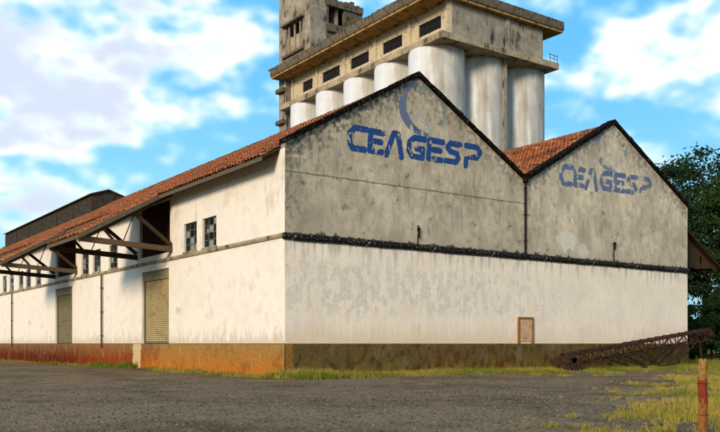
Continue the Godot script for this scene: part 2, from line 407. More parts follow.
# clay pan tiles on a slope: from the ridge (xr) down to x = xe(z); dir = -1 falls to -x, +1 falls to +x
func tiles(parent: Node, xr: float, yr: float, dir: float, reach: float, za: float, zb: float, sd: int, called := "roof_tiles", from := 0.0) -> MeshInstance3D:
	rng.seed = sd
	var V := PackedVector3Array(); var C := PackedColorArray(); var I := PackedInt32Array(); var N := PackedVector3Array()
	var pitch := 0.30; var course := 0.42
	var cols := int((za - zb) / pitch)
	var slope_len := sqrt(1 + SL * SL)
	var down := Vector3(dir, -SL, 0) / slope_len
	var up := Vector3(dir * SL, 1, 0) / slope_len
	var rows := int(ceil((reach - from) * slope_len / course))
	var prof := [[0.0, 0.0], [0.22, 0.055], [0.5, 0.085], [0.78, 0.055], [1.0, 0.0]]
	var tn := noise("tile", 1.0, 3, 77)
	for r in rows:
		var d0 := from * slope_len + r * course
		var d1 := minf(d0 + course + 0.05, reach * slope_len + 0.04)
		for k in cols:
			var z0 := za - k * pitch
			var jit := rng.randf_range(-0.012, 0.012); var jd := rng.randf_range(-0.03, 0.03)
			var t := rng.randf(); var age := tn.get_noise_2d(z0 * 0.35, d0 * 0.5) + 0.35 * tn.get_noise_2d(z0 * 2.0, d0 * 2.0)
			var col := Color(0.31, 0.092, 0.032).lerp(Color(0.40, 0.14, 0.05), t)
			if t > 0.95: col = Color(0.43, 0.21, 0.10)
			col = col.lerp(Color(0.085, 0.05, 0.035), 0.75 * sm(0.1, 0.5, age + 0.2 * (t - 0.5)))
			var b := V.size()
			for e in 2:
				var dd: float = (d0 if e == 0 else d1 + jd)
				var lift: float = (0.0 if e == 0 else 0.045) + jit
				for p in prof:
					var q: Vector3 = Vector3(xr, yr, z0 - p[0] * pitch) + down * dd + up * (lift + p[1] * (0.85 if e == 0 else 1.0))
					V.append(q); C.append(col)
					N.append((up + Vector3(0, 0, (0.5 - p[0]) * 1.1)).normalized())
			for p in 4:
				if dir > 0: I.append_array([b + p, b + p + 1, b + p + 5, b + p + 1, b + p + 6, b + p + 5])
				else: I.append_array([b + p, b + p + 5, b + p + 1, b + p + 1, b + p + 5, b + p + 6])
			# open lower end
			for p in [[1, 2], [2, 3]]:
				I.append_array([b + 5, b + 5 + p[0], b + 5 + p[1]])
			I.append_array([b + 5, b + 8, b + 9])
	var arr := []; arr.resize(Mesh.ARRAY_MAX)
	arr[Mesh.ARRAY_VERTEX] = V; arr[Mesh.ARRAY_NORMAL] = N; arr[Mesh.ARRAY_COLOR] = C; arr[Mesh.ARRAY_INDEX] = I
	var mesh := ArrayMesh.new(); mesh.add_surface_from_arrays(Mesh.PRIMITIVE_TRIANGLES, arr)
	mesh.surface_set_material(0, M.tile)
	var o := inst(called, mesh, parent)
	o.set_meta("kind", "stuff")
	return o

# a thin boarded deck right under the tiles
func deck(parent: Node, xr: float, yr: float, dir: float, from: float, reach: float, za: float, zb: float, called := "roof_deck") -> MeshInstance3D:
	var st := stt()
	var p := []
	for k in 8:
		var d: float = reach if k & 1 else from
		var y: float = yr - d * SL - (0.02 if k & 2 else 0.11)
		p.append(Vector3(xr + dir * d, y, za if k & 4 else zb))
	if dir < 0: p = [p[1], p[0], p[3], p[2], p[5], p[4], p[7], p[6]]
	hexa(st, p)
	return obj(called, st, M.timber_dark, parent)

func gable(parent: Node, x0: float, x1: float, first: bool) -> void:
	var xm := (x0 + x1) / 2; var yp := 14.5; var ye := 10.28; var y0 := 6.2
	var st := stt()
	var U := func(x: float, y: float) -> Vector2: return Vector2(x / 30.0, 1.0 - (y - 6.2) / 8.571)
	var xg := x0 + (0.005 if first else 0.0)
	var pts := [Vector2(xg, y0), Vector2(xg, ye), Vector2(xm, yp), Vector2(x1, ye), Vector2(x1, y0)]
	for zf in [0.0, -0.35]:
		for k in range(1, 4):
			var idx := [0, k, k + 1]
			if zf < 0: idx = [0, k + 1, k]
			for i in idx:
				st.set_uv(U.call(pts[i].x, pts[i].y)); st.add_vertex(Vector3(pts[i].x, pts[i].y, zf))
	for k in 5:
		var p: Vector2 = pts[k]; var q: Vector2 = pts[(k + 1) % 5]
		quad(st, Vector3(p.x, p.y, 0), Vector3(p.x, p.y, -0.35), Vector3(q.x, q.y, -0.35), Vector3(q.x, q.y, 0), [U.call(p.x, p.y), U.call(p.x, p.y), U.call(q.x, q.y), U.call(q.x, q.y)])
	obj("gable_wall", st, M.cement, parent)
	# painted lower wall
	st = stt()
	var yl := 1.5; var yh := 6.2
	var V := func(x: float, y: float) -> Vector2: return Vector2(x / 30.0, 1.0 - (y - 1.5) / 4.857)
	quad(st, Vector3(x0, yl, 0), Vector3(x0, yh, 0), Vector3(x1, yh, 0), Vector3(x1, yl, 0), [V.call(x0, yl), V.call(x0, yh), V.call(x1, yh), V.call(x1, yl)])
	quad(st, Vector3(x1, yl, -0.35), Vector3(x1, yh, -0.35), Vector3(x0, yh, -0.35), Vector3(x0, yl, -0.35), [V.call(x1, yl), V.call(x1, yh), V.call(x0, yh), V.call(x0, yl)])
	quad(st, Vector3(x1, yl, 0), Vector3(x1, yh, 0), Vector3(x1, yh, -0.35), Vector3(x1, yl, -0.35), [V.call(x1, yl), V.call(x1, yh), V.call(x1, yh), V.call(x1, yl)])
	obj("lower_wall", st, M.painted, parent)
	# plinth, a little proud of the wall
	st = stt()
	var P := func(x: float, y: float) -> Vector2: return Vector2(x / 30.0, 1.0 - y / 1.5)
	var xa := x0 - (0.06 if first else 0.0)
	var xb := x1 + (0.0 if first else 0.06)
	quad(st, Vector3(xa, -0.4, 0.06), Vector3(xa, 1.47, 0.06), Vector3(xb, 1.47, 0.06), Vector3(xb, -0.4, 0.06), [P.call(xa, 0.02), P.call(xa, 1.47), P.call(xb, 1.47), P.call(xb, 0.02)])
	quad(st, Vector3(xa, 1.47, 0.06), Vector3(xa, 1.505, -0.01), Vector3(xb, 1.505, -0.01), Vector3(xb, 1.47, 0.06), [P.call(xa, 1.45), P.call(xa, 1.49), P.call(xb, 1.49), P.call(xb, 1.45)])
	quad(st, Vector3(xb, -0.4, 0.06), Vector3(xb, 1.47, 0.06), Vector3(xb, 1.47, -0.4), Vector3(xb, -0.4, -0.4), [P.call(xb, 0), P.call(xb, 1.47), P.call(xb, 1.47), P.call(xb, 0)])
	obj("plinth", st, M.plinth_front, parent)
	# string course: weathered, its edges chipped; built in short uneven lengths
	rng.seed = 5 if first else 6
	st = stt()
	var x := x0 - (0.12 if first else 0.0)
	var xend := x1 + (0.0 if first else 0.12)
	while x < xend - 0.01:
		var w := minf(rng.randf_range(0.25, 0.8), xend - x)
		var pr := 0.13 + rng.randf_range(-0.012, 0.008); var t := 6.32 + rng.randf_range(-0.03, 0.02); var bt := 6.0 + rng.randf_range(-0.01, 0.02)
		var a := Vector3(x, 0, 0); var b := Vector3(x + w, 0, 0)
		var sec := [Vector2(-0.02, bt), Vector2(pr * 0.55, bt), Vector2(pr * 0.6, bt + 0.09), Vector2(pr, bt + 0.11), Vector2(pr, t - 0.07), Vector2(-0.02, t)]
		for k in 5:
			var p: Vector2 = sec[k]; var q: Vector2 = sec[k + 1]
			quad(st, a + Vector3(0, p.y, p.x), a + Vector3(0, q.y, q.x), b + Vector3(0, q.y, q.x), b + Vector3(0, p.y, p.x))
		for e in [a, b]:
			for k in range(1, 5):
				st.add_vertex(e + Vector3(0, sec[0].y, sec[0].x))
				if e == a: st.add_vertex(e + Vector3(0, sec[k + 1].y, sec[k + 1].x)); st.add_vertex(e + Vector3(0, sec[k].y, sec[k].x))
				else: st.add_vertex(e + Vector3(0, sec[k].y, sec[k].x)); st.add_vertex(e + Vector3(0, sec[k + 1].y, sec[k + 1].x))
		x += w
	obj("string_course", st, M.mould, parent)
	# coping along the two rakes
	for side in [-1.0, 1.0]:
		st = stt()
		var n := 26
		rng.seed = 40 + int(side) + (10 if first else 0)
		for k in n:
			var d0 := 7.45 * k / n; var d1 := 7.45 * (k + 1) / n
			var j := rng.randf_range(-0.02, 0.02); var o := rng.randf_range(-0.015, 0.015)
			var p := []
			for c in 8:
				var d: float = d1 if c & 1 else d0
				p.append(Vector3(xm + side * d, yp - d * SL + ((0.19 + j) if c & 2 else -0.06), (0.14 + o) if c & 4 else -0.50))
			if side < 0: p = [p[1], p[0], p[3], p[2], p[5], p[4], p[7], p[6]]
			hexa(st, p)
		obj("coping", st, M.coping, parent)

# worn wall paint: small flakes of paint kept where mask(x, y) says so (1 = solid) and the wear noise lets them stay
func painted_shape(called: String, r: Rect2, mask: Callable, wear: float, c0: Color, c1: Color, parent: Node, sd := 0.0) -> MeshInstance3D:
	var st := stt()
	var cell := 0.028
	var wn := noise("wear", 1.0, 4, 91)
	var nx := int(r.size.x / cell); var ny := int(r.size.y / cell)
	for j in ny:
		for i in nx:
			var x := r.position.x + (i + 0.5) * cell; var y := r.position.y + (j + 0.5) * cell
			var e := 0.035 * wn.get_noise_2d(x * 7.0 + sd, y * 7.0)
			if not mask.call(x + e, y + e * 0.7): continue
			var w := wn.get_noise_2d(x * 1.3 + sd, y * 1.0) * 0.85 + wn.get_noise_2d(x * 6.0, y * 2.2 + sd) * 0.35 + wn.get_noise_2d(x * 16.0, y * 16.0 + sd) * 0.22
			if w < wear: continue
			st.set_color(c0.lerp(c1, clampf(0.5 + w * 0.9, 0, 1)))
			var h := cell / 2 + 0.0004
			quad(st, Vector3(x - h, y - h, 0.004), Vector3(x - h, y + h, 0.004), Vector3(x + h, y + h, 0.004), Vector3(x + h, y - h, 0.004))
	return obj(called, st, M.paint, parent)

func seg_dist(p: Vector2, a: Vector2, b: Vector2) -> float:
	return p.distance_to(Geometry2D.get_closest_point_to_segment(p, a, b))

func lettering(parent: Node, dx: float, wear: float, c0: Color, c1: Color) -> void:
	var glyph := {
		"C": [[.95, .88, .38, .88, .13, .66, .13, .32, .32, .11, .92, .11]],
		"E": [[.95, .88, .13, .88, .13, .11, .92, .11], [.38, .5, .82, .5]],
		"A": [[.08, .02, .40, .93], [.40, .93, .62, .93, .90, .02]],
		"G": [[.95, .88, .38, .88, .13, .66, .13, .32, .32, .11, .88, .11, .88, .46, .55, .46]],
		"S": [[.92, .88, .30, .88, .14, .70, .30, .53, .72, .48, .87, .30, .72, .11, .08, .11]],
		"P": [[.10, .88, .72, .88, .90, .68, .72, .43, .34, .43], [.15, .30, .15, .02]],
	}
	var row := [["C", 3.27, 4.37], ["E", 4.47, 5.35], ["A", 5.48, 6.60], ["G", 6.75, 7.90], ["E", 8.02, 9.06], ["S", 9.20, 10.26], ["P", 10.44, 11.70]]
	for i in row.size():
		var g: Array = glyph[row[i][0]]; var x0: float = row[i][1]; var x1: float = row[i][2]
		var yb := 10.33 + 0.03 * i; var hh := 1.18 if i != 0 else 1.24
		var th := 0.15
		var mask := func(x: float, y: float) -> bool:
			var v := (y - yb) / hh
			var p := Vector2(x - dx - 0.10 * (v - 0.5), y)
			for s in g:
				for k in range(0, s.size() - 2, 2):
					var a := Vector2(x0 + s[k] * (x1 - x0), yb + s[k + 1] * hh); var b := Vector2(x0 + s[k + 2] * (x1 - x0), yb + s[k + 3] * hh)
					if seg_dist(p, a, b) < th: return true
			return false
		var more := 0.0
		if dx > 1.0: more = [0.08, -0.06, -0.16, -0.1, -0.1, -0.04, 0.04][i]
		painted_shape("letter", Rect2(x0 + dx - 0.25, yb - 0.15, x1 - x0 + 0.5, hh + 0.3), mask, wear + more, c0, c1, parent, 10.0 * i + dx)
	# emblem: a crescent sweeping round a faded green arc and a pale oval
	var cen := Vector2(7.78 + dx, 12.92)
	painted_shape("emblem_crescent", Rect2(5.9 + dx, 11.4, 2.8, 2.9), func(x: float, y: float) -> bool:
		var o := ((x - cen.x) / 1.52) ** 2 + ((y - cen.y) / 1.32) ** 2
		var n := ((x - cen.x - 0.40) / 1.46) ** 2 + ((y - cen.y - 0.12) / 1.25) ** 2
		return o < 1.0 and n > 1.0 and x < cen.x + 0.35, wear + 0.13, c0.lerp(Color(0.25, 0.25, 0.24), 0.5), c1.lerp(Color(0.24, 0.25, 0.26), 0.45), parent, 77.0 + dx)
	painted_shape("emblem_arc", Rect2(7.2 + dx, 12.3, 2.2, 1.8), func(x: float, y: float) -> bool:
		var o := ((x - cen.x - 0.25) / 1.25) ** 2 + ((y - cen.y - 0.08) / 1.12) ** 2
		return o < 1.0 and o > 0.60 and x > cen.x - 0.3 and y > cen.y - 0.8, wear + 0.22, Color(0.17, 0.20, 0.19), Color(0.21, 0.24, 0.21), parent, 177.0 + dx)
	painted_shape("emblem_oval", Rect2(6.6 + dx, 11.6, 2.2, 1.4), func(x: float, y: float) -> bool:
		var o := ((x - cen.x + 0.08) / 0.70) ** 2 + ((y - cen.y + 0.70) / 0.46) ** 2
		return o < 1.0 and o > 0.35, wear + 0.24, Color(0.34, 0.335, 0.295), Color(0.40, 0.39, 0.34), parent, 277.0 + dx)

var win_mesh := {}
# a steel window of small panes facing -x; origin at the middle of its sill on the wall face
func window(parent: Node, z: float, y0: float, w: float, h: float, cols: int, rows: int, sd: int, called := "window") -> void:
	rng.seed = sd
	var st := stt()
	var d := 0.14
	for k in cols + 1:
		var zz := -w / 2 + w * k / cols
		var t := 0.045 if (k == 0 or k == cols) else 0.022
		boxx(st, Vector3(d - 0.03, 0, zz - t), Vector3(d + 0.04, h, zz + t))
	for k in rows + 1:
		var yy := h * k / rows
		var t := 0.045 if (k == 0 or k == rows) else 0.022
		boxx(st, Vector3(d - 0.028, yy - t, -w / 2), Vector3(d + 0.038, yy + t, w / 2))
	var f := obj(called, st, M.frame, parent)
	f.position = Vector3(0, y0, z)
	var key := "%f_%d" % [w / cols, rows]
	if not win_mesh.has(key):
		for mm in ["glass", "glass_dusty"]:
			var bm := BoxMesh.new(); bm.size = Vector3(0.008, h / rows - 0.03, w / cols - 0.03); bm.material = M[mm]; win_mesh[key + mm] = bm
		win_mesh[key] = true
	for i in cols:
		for j in rows:
			var r := rng.randf()
			if r < 0.07: continue
			var dusty := r > 0.76
			var o := inst("pane", win_mesh[key + ("glass_dusty" if dusty else "glass")], f, Vector3(d + 0.005, (j + 0.5) * h / rows, -w / 2 + (i + 0.5) * w / cols))
			o.rotation.y = rng.randf_range(-0.03, 0.03)
	st = stt()
	boxx(st, Vector3(-0.05, -0.09, -w / 2 - 0.08), Vector3(d, -0.002, w / 2 + 0.08))
	obj("sill", st, M.concrete_cream, f)

func shutter_door(parent: Node, za: float, zb: float, top: float, m: Material) -> void:
	var st := stt()
	var y := 1.5
	var zl := -zb + 0.1; var zr := -za - 0.1
	while y < top - 0.55:
		var h := minf(0.115, top - 0.55 - y)
		var s := [Vector2(0.22, 0.0), Vector2(0.185, 0.25), Vector2(0.185, 0.7), Vector2(0.22, 0.95), Vector2(0.235, 1.0)]
		for k in 4:
			quad(st, Vector3(s[k].x, y + s[k].y * h, zl), Vector3(s[k + 1].x, y + s[k + 1].y * h, zl), Vector3(s[k + 1].x, y + s[k + 1].y * h, zr), Vector3(s[k].x, y + s[k].y * h, zr))
		y += h
	boxx(st, Vector3(0.24, 1.5, zl), Vector3(0.27, top - 0.5, zr))
	var d := obj("roller_door", st, m, parent)
	st = stt()
	boxx(st, Vector3(0.10, top - 0.55, zl), Vector3(0.30, top + 0.0, zr))
	obj("shutter_box", st, M.shutter_dull, d)
	for z in [zl - 0.05, zr + 0.05]:
		st = stt()
		boxx(st, Vector3(0.12, 1.5, z - 0.05), Vector3(0.30, top, z + 0.05))
		obj("guide_rail", st, M.frame, d)
	st = stt()
	boxx(st, Vector3(0.14, 1.5, zl), Vector3(0.21, 1.6, zr))
	obj("bottom_bar", st, M.frame, d)

# loading canopy: the roof slope carried 4.3 m past the eave on two timber trusses
func canopy(parent: Node, z1: float, z2: float, sd: int) -> void:
	var xr := 7.45; var yr := RY + 7.45 * SL
	var root := tiles(parent, xr, yr, -1.0, 12.65, z1 + 0.35, z2 - 0.35, sd, "canopy_tiles", 8.36)
	deck(root, xr, yr, -1.0, 8.36, 12.6, z1 + 0.33, z2 - 0.33, "canopy_deck")
	var k := 0
	for z in [z1, z2]:
		var pale: Material = M.timber if k == 0 else M.timber_dark
		var st := stt()
		bar(st, Vector3(0.05, 6.72, z), Vector3(-5.15, 6.98, z), 0.18, 0.30)
		obj("tie_beam", st, pale, root)
		st = stt()
		var yo := RY - 0.30
		bar(st, Vector3(-0.02, yo, z), Vector3(-5.15, yo - 5.15 * SL, z), 0.16, 0.26)
		obj("rafter", st, M.timber_dark, root)
		st = stt()
		bar(st, Vector3(-0.05, 6.95, z + 0.02), Vector3(-2.15, 8.55, z + 0.02), 0.13, 0.2)
		obj("brace", st, M.timber_dark, root)
		st = stt()
		tube(st, Vector3(-2.1, 8.6, z - 0.1), Vector3(-2.75, 6.95, z - 0.1), 0.03, 0.03, 8)
		obj("hanger", st, M.iron, root)
		st = stt()
		bar(st, Vector3(-3.3, 7.0, z), Vector3(-3.9, 7.65, z), 0.1, 0.14)
		obj("strut", st, M.timber_dark, root)
		k += 1
	# dark boards across an opening in the wall above the door
	rng.seed = sd + 5
	var bz := z1 - 0.35
	while bz > z2 + 0.5:
		var st := stt()
		var j := rng.randf_range(0.0, 0.02)
		boxx(st, Vector3(0.14 + j, 6.66, bz - 0.29), Vector3(0.19 + j, 9.55, bz))
		obj("dark_board", st, M.board, root)
		bz -= 0.305
	for d in [1.3, 2.5, 3.7, 4.9]:
		var st := stt()
		var y: float = RY - d * SL - 0.17
		bar(st, Vector3(-d, y, z1 + 0.3), Vector3(-d, y, z2 - 0.3), 0.10, 0.12)
		obj("purlin", st, M.timber_dark, root)
	var st2 := stt()
	bar(st2, Vector3(-5.2, RY - 5.2 * SL - 0.12, z1 + 0.34), Vector3(-5.2, RY - 5.2 * SL - 0.12, z2 - 0.34), 0.05, 0.2)
	obj("fascia", st2, M.timber_grey, root)
	st2 = stt()
	bar(st2, Vector3(-0.9, RY - 0.9 * SL - 0.10, z1 + 0.36), Vector3(-5.2, RY - 5.2 * SL - 0.10, z1 + 0.36), 0.05, 0.24)
	obj("barge_board", st2, M.timber_grey, root)

func build_warehouses() -> void:
	# ---------------- first hall: the one with the loading side
	var w := thing("warehouse", "white and grey warehouse with canopied roller doors and bold blue CEAGESP gable lettering", "warehouse")
	gable(w, 0.0, 14.9, true)
	var doors := [[12.85, 16.95, 5.75], [31.1, 35.5, 5.75], [64.0, 68.2, 5.75]]
	var wins := []
	for z in [7.6, 9.95, 22.1, 25.45, 28.0, 40.6, 43.9, 46.5, 50.0, 52.8, 57.0, 60.0]: wins.append(z)
	var low := []; var high := []
	for d in doors: low.append([d[0], d[1], 1.5, d[2]])
	for z in wins: high.append([z - 0.82, z + 0.82, 6.42, 7.92])
	for q in [[-12.4, -17.8], [-29.9, -35.6]]: high.append([-q[0] + 0.3, -q[1] - 0.45, 6.62, 9.62])
	side_wall(w, "side_wall", 0.0, 1.5, 6.2, L, low, M.lime, 0.35)
	side_wall(w, "upper_side_wall", 0.0, 6.2, RY - 0.12, L, high, M.lime, 0.35)
	# side plinth (loading dock edge)
	var st := stt()
	var n := 44
	for k in n:
		var z0 := L * k / n; var z1 := L * (k + 1) / n
		var uv := [Vector2(z1 / 60.0, 0.99), Vector2(z1 / 60.0, 0.02), Vector2(z0 / 60.0, 0.02), Vector2(z0 / 60.0, 0.99)]
		var e := 0.06 if k == 0 else 0.0
		quad(st, Vector3(-0.06, -0.5, -z1), Vector3(-0.06, 1.47, -z1), Vector3(-0.06, 1.47, -z0 + e), Vector3(-0.06, -0.5, -z0 + e), uv)
		var u2 := [Vector2(z1 / 60.0, 0.03), Vector2(z1 / 60.0, 0.0), Vector2(z0 / 60.0, 0.0), Vector2(z0 / 60.0, 0.03)]
		quad(st, Vector3(-0.06, 1.47, -z1), Vector3(0.35, 1.503, -z1), Vector3(0.35, 1.503, -z0), Vector3(-0.06, 1.47, -z0 + e), u2)
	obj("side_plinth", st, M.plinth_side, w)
	# string course on the side
	st = stt()
	rng.seed = 71
	var z := 0.12
	while z > -L:
		var q := maxf(z - rng.randf_range(0.5, 1.2), -L)
		var j := rng.randf_range(-0.012, 0.012)
		var sec := [Vector2(0.02, 6.13), Vector2(-0.08 + j, 6.13), Vector2(-0.09 + j, 6.18), Vector2(-0.115 + j, 6.2), Vector2(-0.115 + j, 6.28 + j), Vector2(0.02, 6.34)]
		for k in 5:
			quad(st, Vector3(sec[k].x, sec[k].y, q), Vector3(sec[k + 1].x, sec[k + 1].y, q), Vector3(sec[k + 1].x, sec[k + 1].y, z), Vector3(sec[k].x, sec[k].y, z))
		z = q
	obj("side_string_course", st, M.concrete_cream, w)
	for k in wins.size(): window(w, -wins[k], 6.42, 1.64, 1.5, 3, 4, 300 + k)
	for k in 3: shutter_door(w, doors[k][0], doors[k][1], doors[k][2], M.shutter if k == 0 else M.shutter_dull)
	# roof
	var yr := RY + 7.45 * SL
	tiles(w, 7.45, yr, -1.0, 8.36, -0.45, -L, 21)
	tiles(w, 7.45, yr, 1.0, 7.35, -0.45, -L, 22)
	deck(w, 7.45, yr, -1.0, 0.0, 8.33, -0.4, -L)
	deck(w, 7.45, yr, 1.0, 0.0, 7.4, -0.4, -L)
	st = stt()
	rng.seed = 9
	z = -0.45
	while z > -L:                                    # ridge tiles
		var h := 0.16 + rng.randf_range(-0.01, 0.015)
		st.set_color(Color(0.33, 0.10, 0.035).lerp(Color(0.12, 0.06, 0.04), rng.randf()))
		for k in 5:
			var a0 := PI * k / 5.0; var a1 := PI * (k + 1) / 5.0
			quad(st, Vector3(7.45 - cos(a0) * 0.17, yr + sin(a0) * h, z - 0.47), Vector3(7.45 - cos(a1) * 0.17, yr + sin(a1) * h, z - 0.47), Vector3(7.45 - cos(a1) * 0.18, yr + sin(a1) * (h + 0.02), z), Vector3(7.45 - cos(a0) * 0.18, yr + sin(a0) * (h + 0.02), z))
		z -= 0.45
	obj("ridge_tiles", st, M.tile, w).set_meta("kind", "stuff")
	# rafter tails under the eave, joined
	st = stt()
	z = -0.55
	while z > -62.0:
		bar(st, Vector3(0.1, RY - 0.02 - 0.17, z), Vector3(-0.84, RY - 0.84 * SL - 0.19, z), 0.07, 0.13)
		z -= 0.62
	obj("rafter_tails", st, M.timber_dark, w).set_meta("kind", "stuff")
	st = stt()
	bar(st, Vector3(-0.9, RY - 0.9 * SL - 0.12, -0.4), Vector3(-0.9, RY - 0.9 * SL - 0.12, -L), 0.035, 0.2)
	obj("fascia", st, M.timber_grey, w)
	canopy(w, -12.4, -17.8, 51)
	canopy(w, -29.9, -35.6, 52)
	# raised ridge ventilator
	st = stt()
	var xa := 6.0; var xb := 8.9; var zn := -45.4; var zf := -80.0
	boxx(st, Vector3(xa, 12.9, zf), Vector3(xb, 15.28, zn))
	var vent := obj("ridge_ventilator", st, M.lantern, w)
	st = stt()
	var pk := 15.85
	for side in [-1.0, 1.0]:
		var p := []
		for c in 8:
			var d: float = 1.72 if c & 1 else 0.0
			p.append(Vector3(7.45 + side * d, pk - d * 0.33 + (0.0 if c & 2 else -0.07), (zn + 0.25) if c & 4 else zf - 0.25))
		if side < 0: p = [p[1], p[0], p[3], p[2], p[5], p[4], p[7], p[6]]
		hexa(st, p)
	obj("ventilator_roof", st, M.concrete_dark, vent)
	st = stt()
	for c in [[0, 1, 2]]:
		st.add_vertex(Vector3(xa, 15.27, zn)); st.add_vertex(Vector3(7.45, 15.80, zn)); st.add_vertex(Vector3(xb, 15.27, zn))
	obj("ventilator_gable", st, M.lantern, vent)
	z = zn - 0.2
	while z > zf:
		st = stt()
		boxx(st, Vector3(xa - 0.06, 13.3, z - 0.09), Vector3(xa - 0.002, 15.22, z + 0.09))
		obj("ventilator_post", st, M.timber_dark, vent)
		z -= 5.7
	# downpipes
	for zz in [-24.1, -49.4]:
		st = stt()
		tube(st, Vector3(-0.12, 1.2, zz), Vector3(-0.12, 6.12, zz), 0.06, 0.06, 10)
		for y in [2.0, 3.6, 5.2]: boxx(st, Vector3(-0.19, y, zz - 0.09), Vector3(0.0, y + 0.05, zz + 0.09))
		obj("downpipe", st, M.pipe, w)
	st = stt()
	tube(st, Vector3(14.86, 6.3, 0.07), Vector3(14.86, 10.25, 0.07), 0.055, 0.055, 10)
	for y in [7.0, 8.4, 9.8]: boxx(st, Vector3(14.78, y, 0.0), Vector3(14.94, y + 0.04, 0.13))
	boxx(st, Vector3(14.72, 10.12, 0.0), Vector3(15.0, 10.34, 0.18))
	obj("valley_downpipe", st, M.iron, w)
	st = stt()
	tube(st, Vector3(7.46, 7.05, -0.1), Vector3(7.46, 7.05, 0.14), 0.065, 0.065, 12)
	tube(st, Vector3(7.46, 7.05, 0.09), Vector3(7.46, 6.62, 0.09), 0.045, 0.045, 12)
	obj("vent_pipe", st, M.iron, w)
	# small timber hatch above the plinth with its frame
	st = stt()
	boxx(st, Vector3(14.42, 1.62, 0.002), Vector3(15.38, 2.82, 0.05))
	var hatch := obj("hatch", st, M.hatch, w)
	for f in [[Vector3(14.32, 1.52, 0), Vector3(14.42, 2.92, 0.09)], [Vector3(15.38, 1.52, 0), Vector3(15.48, 2.92, 0.09)], [Vector3(14.42, 2.82, 0), Vector3(15.38, 2.92, 0.088)]]:
		st = stt(); boxx(st, f[0], f[1]); obj("frame", st, M.ochre, hatch)
	# rear end and party wall
	st = stt(); boxx(st, Vector3(0.36, 0, -L), Vector3(14.75, 10.0, -L + 0.3)); obj("rear_wall", st, M.concrete, w)
	st = stt(); boxx(st, Vector3(14.76, 0, -L), Vector3(15.04, 9.8, -0.36)); obj("party_wall", st, M.concrete, w)
	lettering(w, 0.0, -0.40, Color(0.024, 0.052, 0.13), Color(0.022, 0.075, 0.25))
	# ---------------- second hall
	var w2 := thing("warehouse", "second warehouse hall with faded blue CEAGESP lettering on its grey gable", "warehouse")
	gable(w2, 14.9, 29.8, false)
	var x2 := 22.35
	tiles(w2, x2, yr, -1.0, 7.3, -0.45, -46.0, 31)
	tiles(w2, x2, yr, 1.0, 8.3, -0.45, -23.0, 32)
	deck(w2, x2, yr, -1.0, 0.0, 7.4, -0.4, -60.0)
	deck(w2, x2, yr, 1.0, 0.0, 8.3, -0.4, -26.0)
	st = stt()
	rng.seed = 19; z = -0.45
	while z > -40.0:
		var h := 0.16 + rng.randf_range(-0.01, 0.015)
		st.set_color(Color(0.33, 0.10, 0.035).lerp(Color(0.12, 0.06, 0.04), rng.randf()))
		for k in 5:
			var a0 := PI * k / 5.0; var a1 := PI * (k + 1) / 5.0
			quad(st, Vector3(x2 - cos(a0) * 0.17, yr + sin(a0) * h, z - 0.47), Vector3(x2 - cos(a1) * 0.17, yr + sin(a1) * h, z - 0.47), Vector3(x2 - cos(a1) * 0.18, yr + sin(a1) * (h + 0.02), z), Vector3(x2 - cos(a0) * 0.18, yr + sin(a0) * (h + 0.02), z))
		z -= 0.45
	obj("ridge_tiles", st, M.tile, w2).set_meta("kind", "stuff")
	st = stt(); boxx(st, Vector3(29.45, 0, -60.0), Vector3(29.79, 10.0, -0.36)); obj("right_wall", st, M.concrete_cream, w2)
	st = stt(); boxx(st, Vector3(15.05, 0, -60.0), Vector3(29.44, 10.0, -59.7)); obj("rear_wall", st, M.concrete, w2)
	st = stt()
	tube(st, Vector3(22.38, 7.4, -0.1), Vector3(22.38, 7.4, 0.14), 0.065, 0.065, 12)
	tube(st, Vector3(22.38, 7.4, 0.09), Vector3(22.38, 7.05, 0.09), 0.045, 0.045, 12)
	obj("vent_pipe", st, M.iron, w2)
	st = stt()
	tube(st, Vector3(29.95, 0.3, -0.25), Vector3(29.95, 6.3, -0.25), 0.07, 0.07, 10)
	for y in [1.8, 3.4, 5.2]: boxx(st, Vector3(29.79, y, -0.34), Vector3(30.03, y + 0.05, -0.16))
	obj("downpipe", st, M.iron, w2)
	lettering(w2, 14.36, -0.17, Color(0.15, 0.17, 0.20), Color(0.085, 0.135, 0.26))
	# canopy on the far side, its near end boarded up
	var root := tiles(w2, x2, yr, 1.0, 13.4, -1.2, -14.0, 53, "canopy_tiles", 8.3)
	deck(root, x2, yr, 1.0, 8.3, 13.4, -1.15, -14.0, "canopy_deck")
	for zz in [-1.6, -7.6, -13.6]:
		st = stt(); bar(st, Vector3(29.8, 6.7, zz), Vector3(35.6, 6.85, zz), 0.2, 0.34); obj("tie_beam", st, M.timber_dark, root)
		st = stt(); bar(st, Vector3(29.8, RY - 0.30, zz), Vector3(35.6, RY - 0.30 - 5.8 * SL, zz), 0.16, 0.24); obj("rafter", st, M.timber_dark, root)
		st = stt(); bar(st, Vector3(29.9, 6.95, zz - 0.15), Vector3(31.9, 8.4, zz - 0.15), 0.12, 0.18); obj("brace", st, M.timber_dark, root)
	rng.seed = 61
	var bx := 29.95
	while bx < 35.2:
		var bw := 0.22
		var top := RY - 0.42 - (bx + bw - 29.8) * SL
		if rng.randf() > 0.12 and top > 6.9:
			st = stt()
			boxx(st, Vector3(bx, 6.55 + rng.randf_range(0, 0.12), -1.48 + rng.randf_range(0, 0.02)), Vector3(bx + bw - 0.035, top, -1.44 + rng.randf_range(0, 0.02)))
			obj("board", st, M.timber_dark, root)
		bx += bw

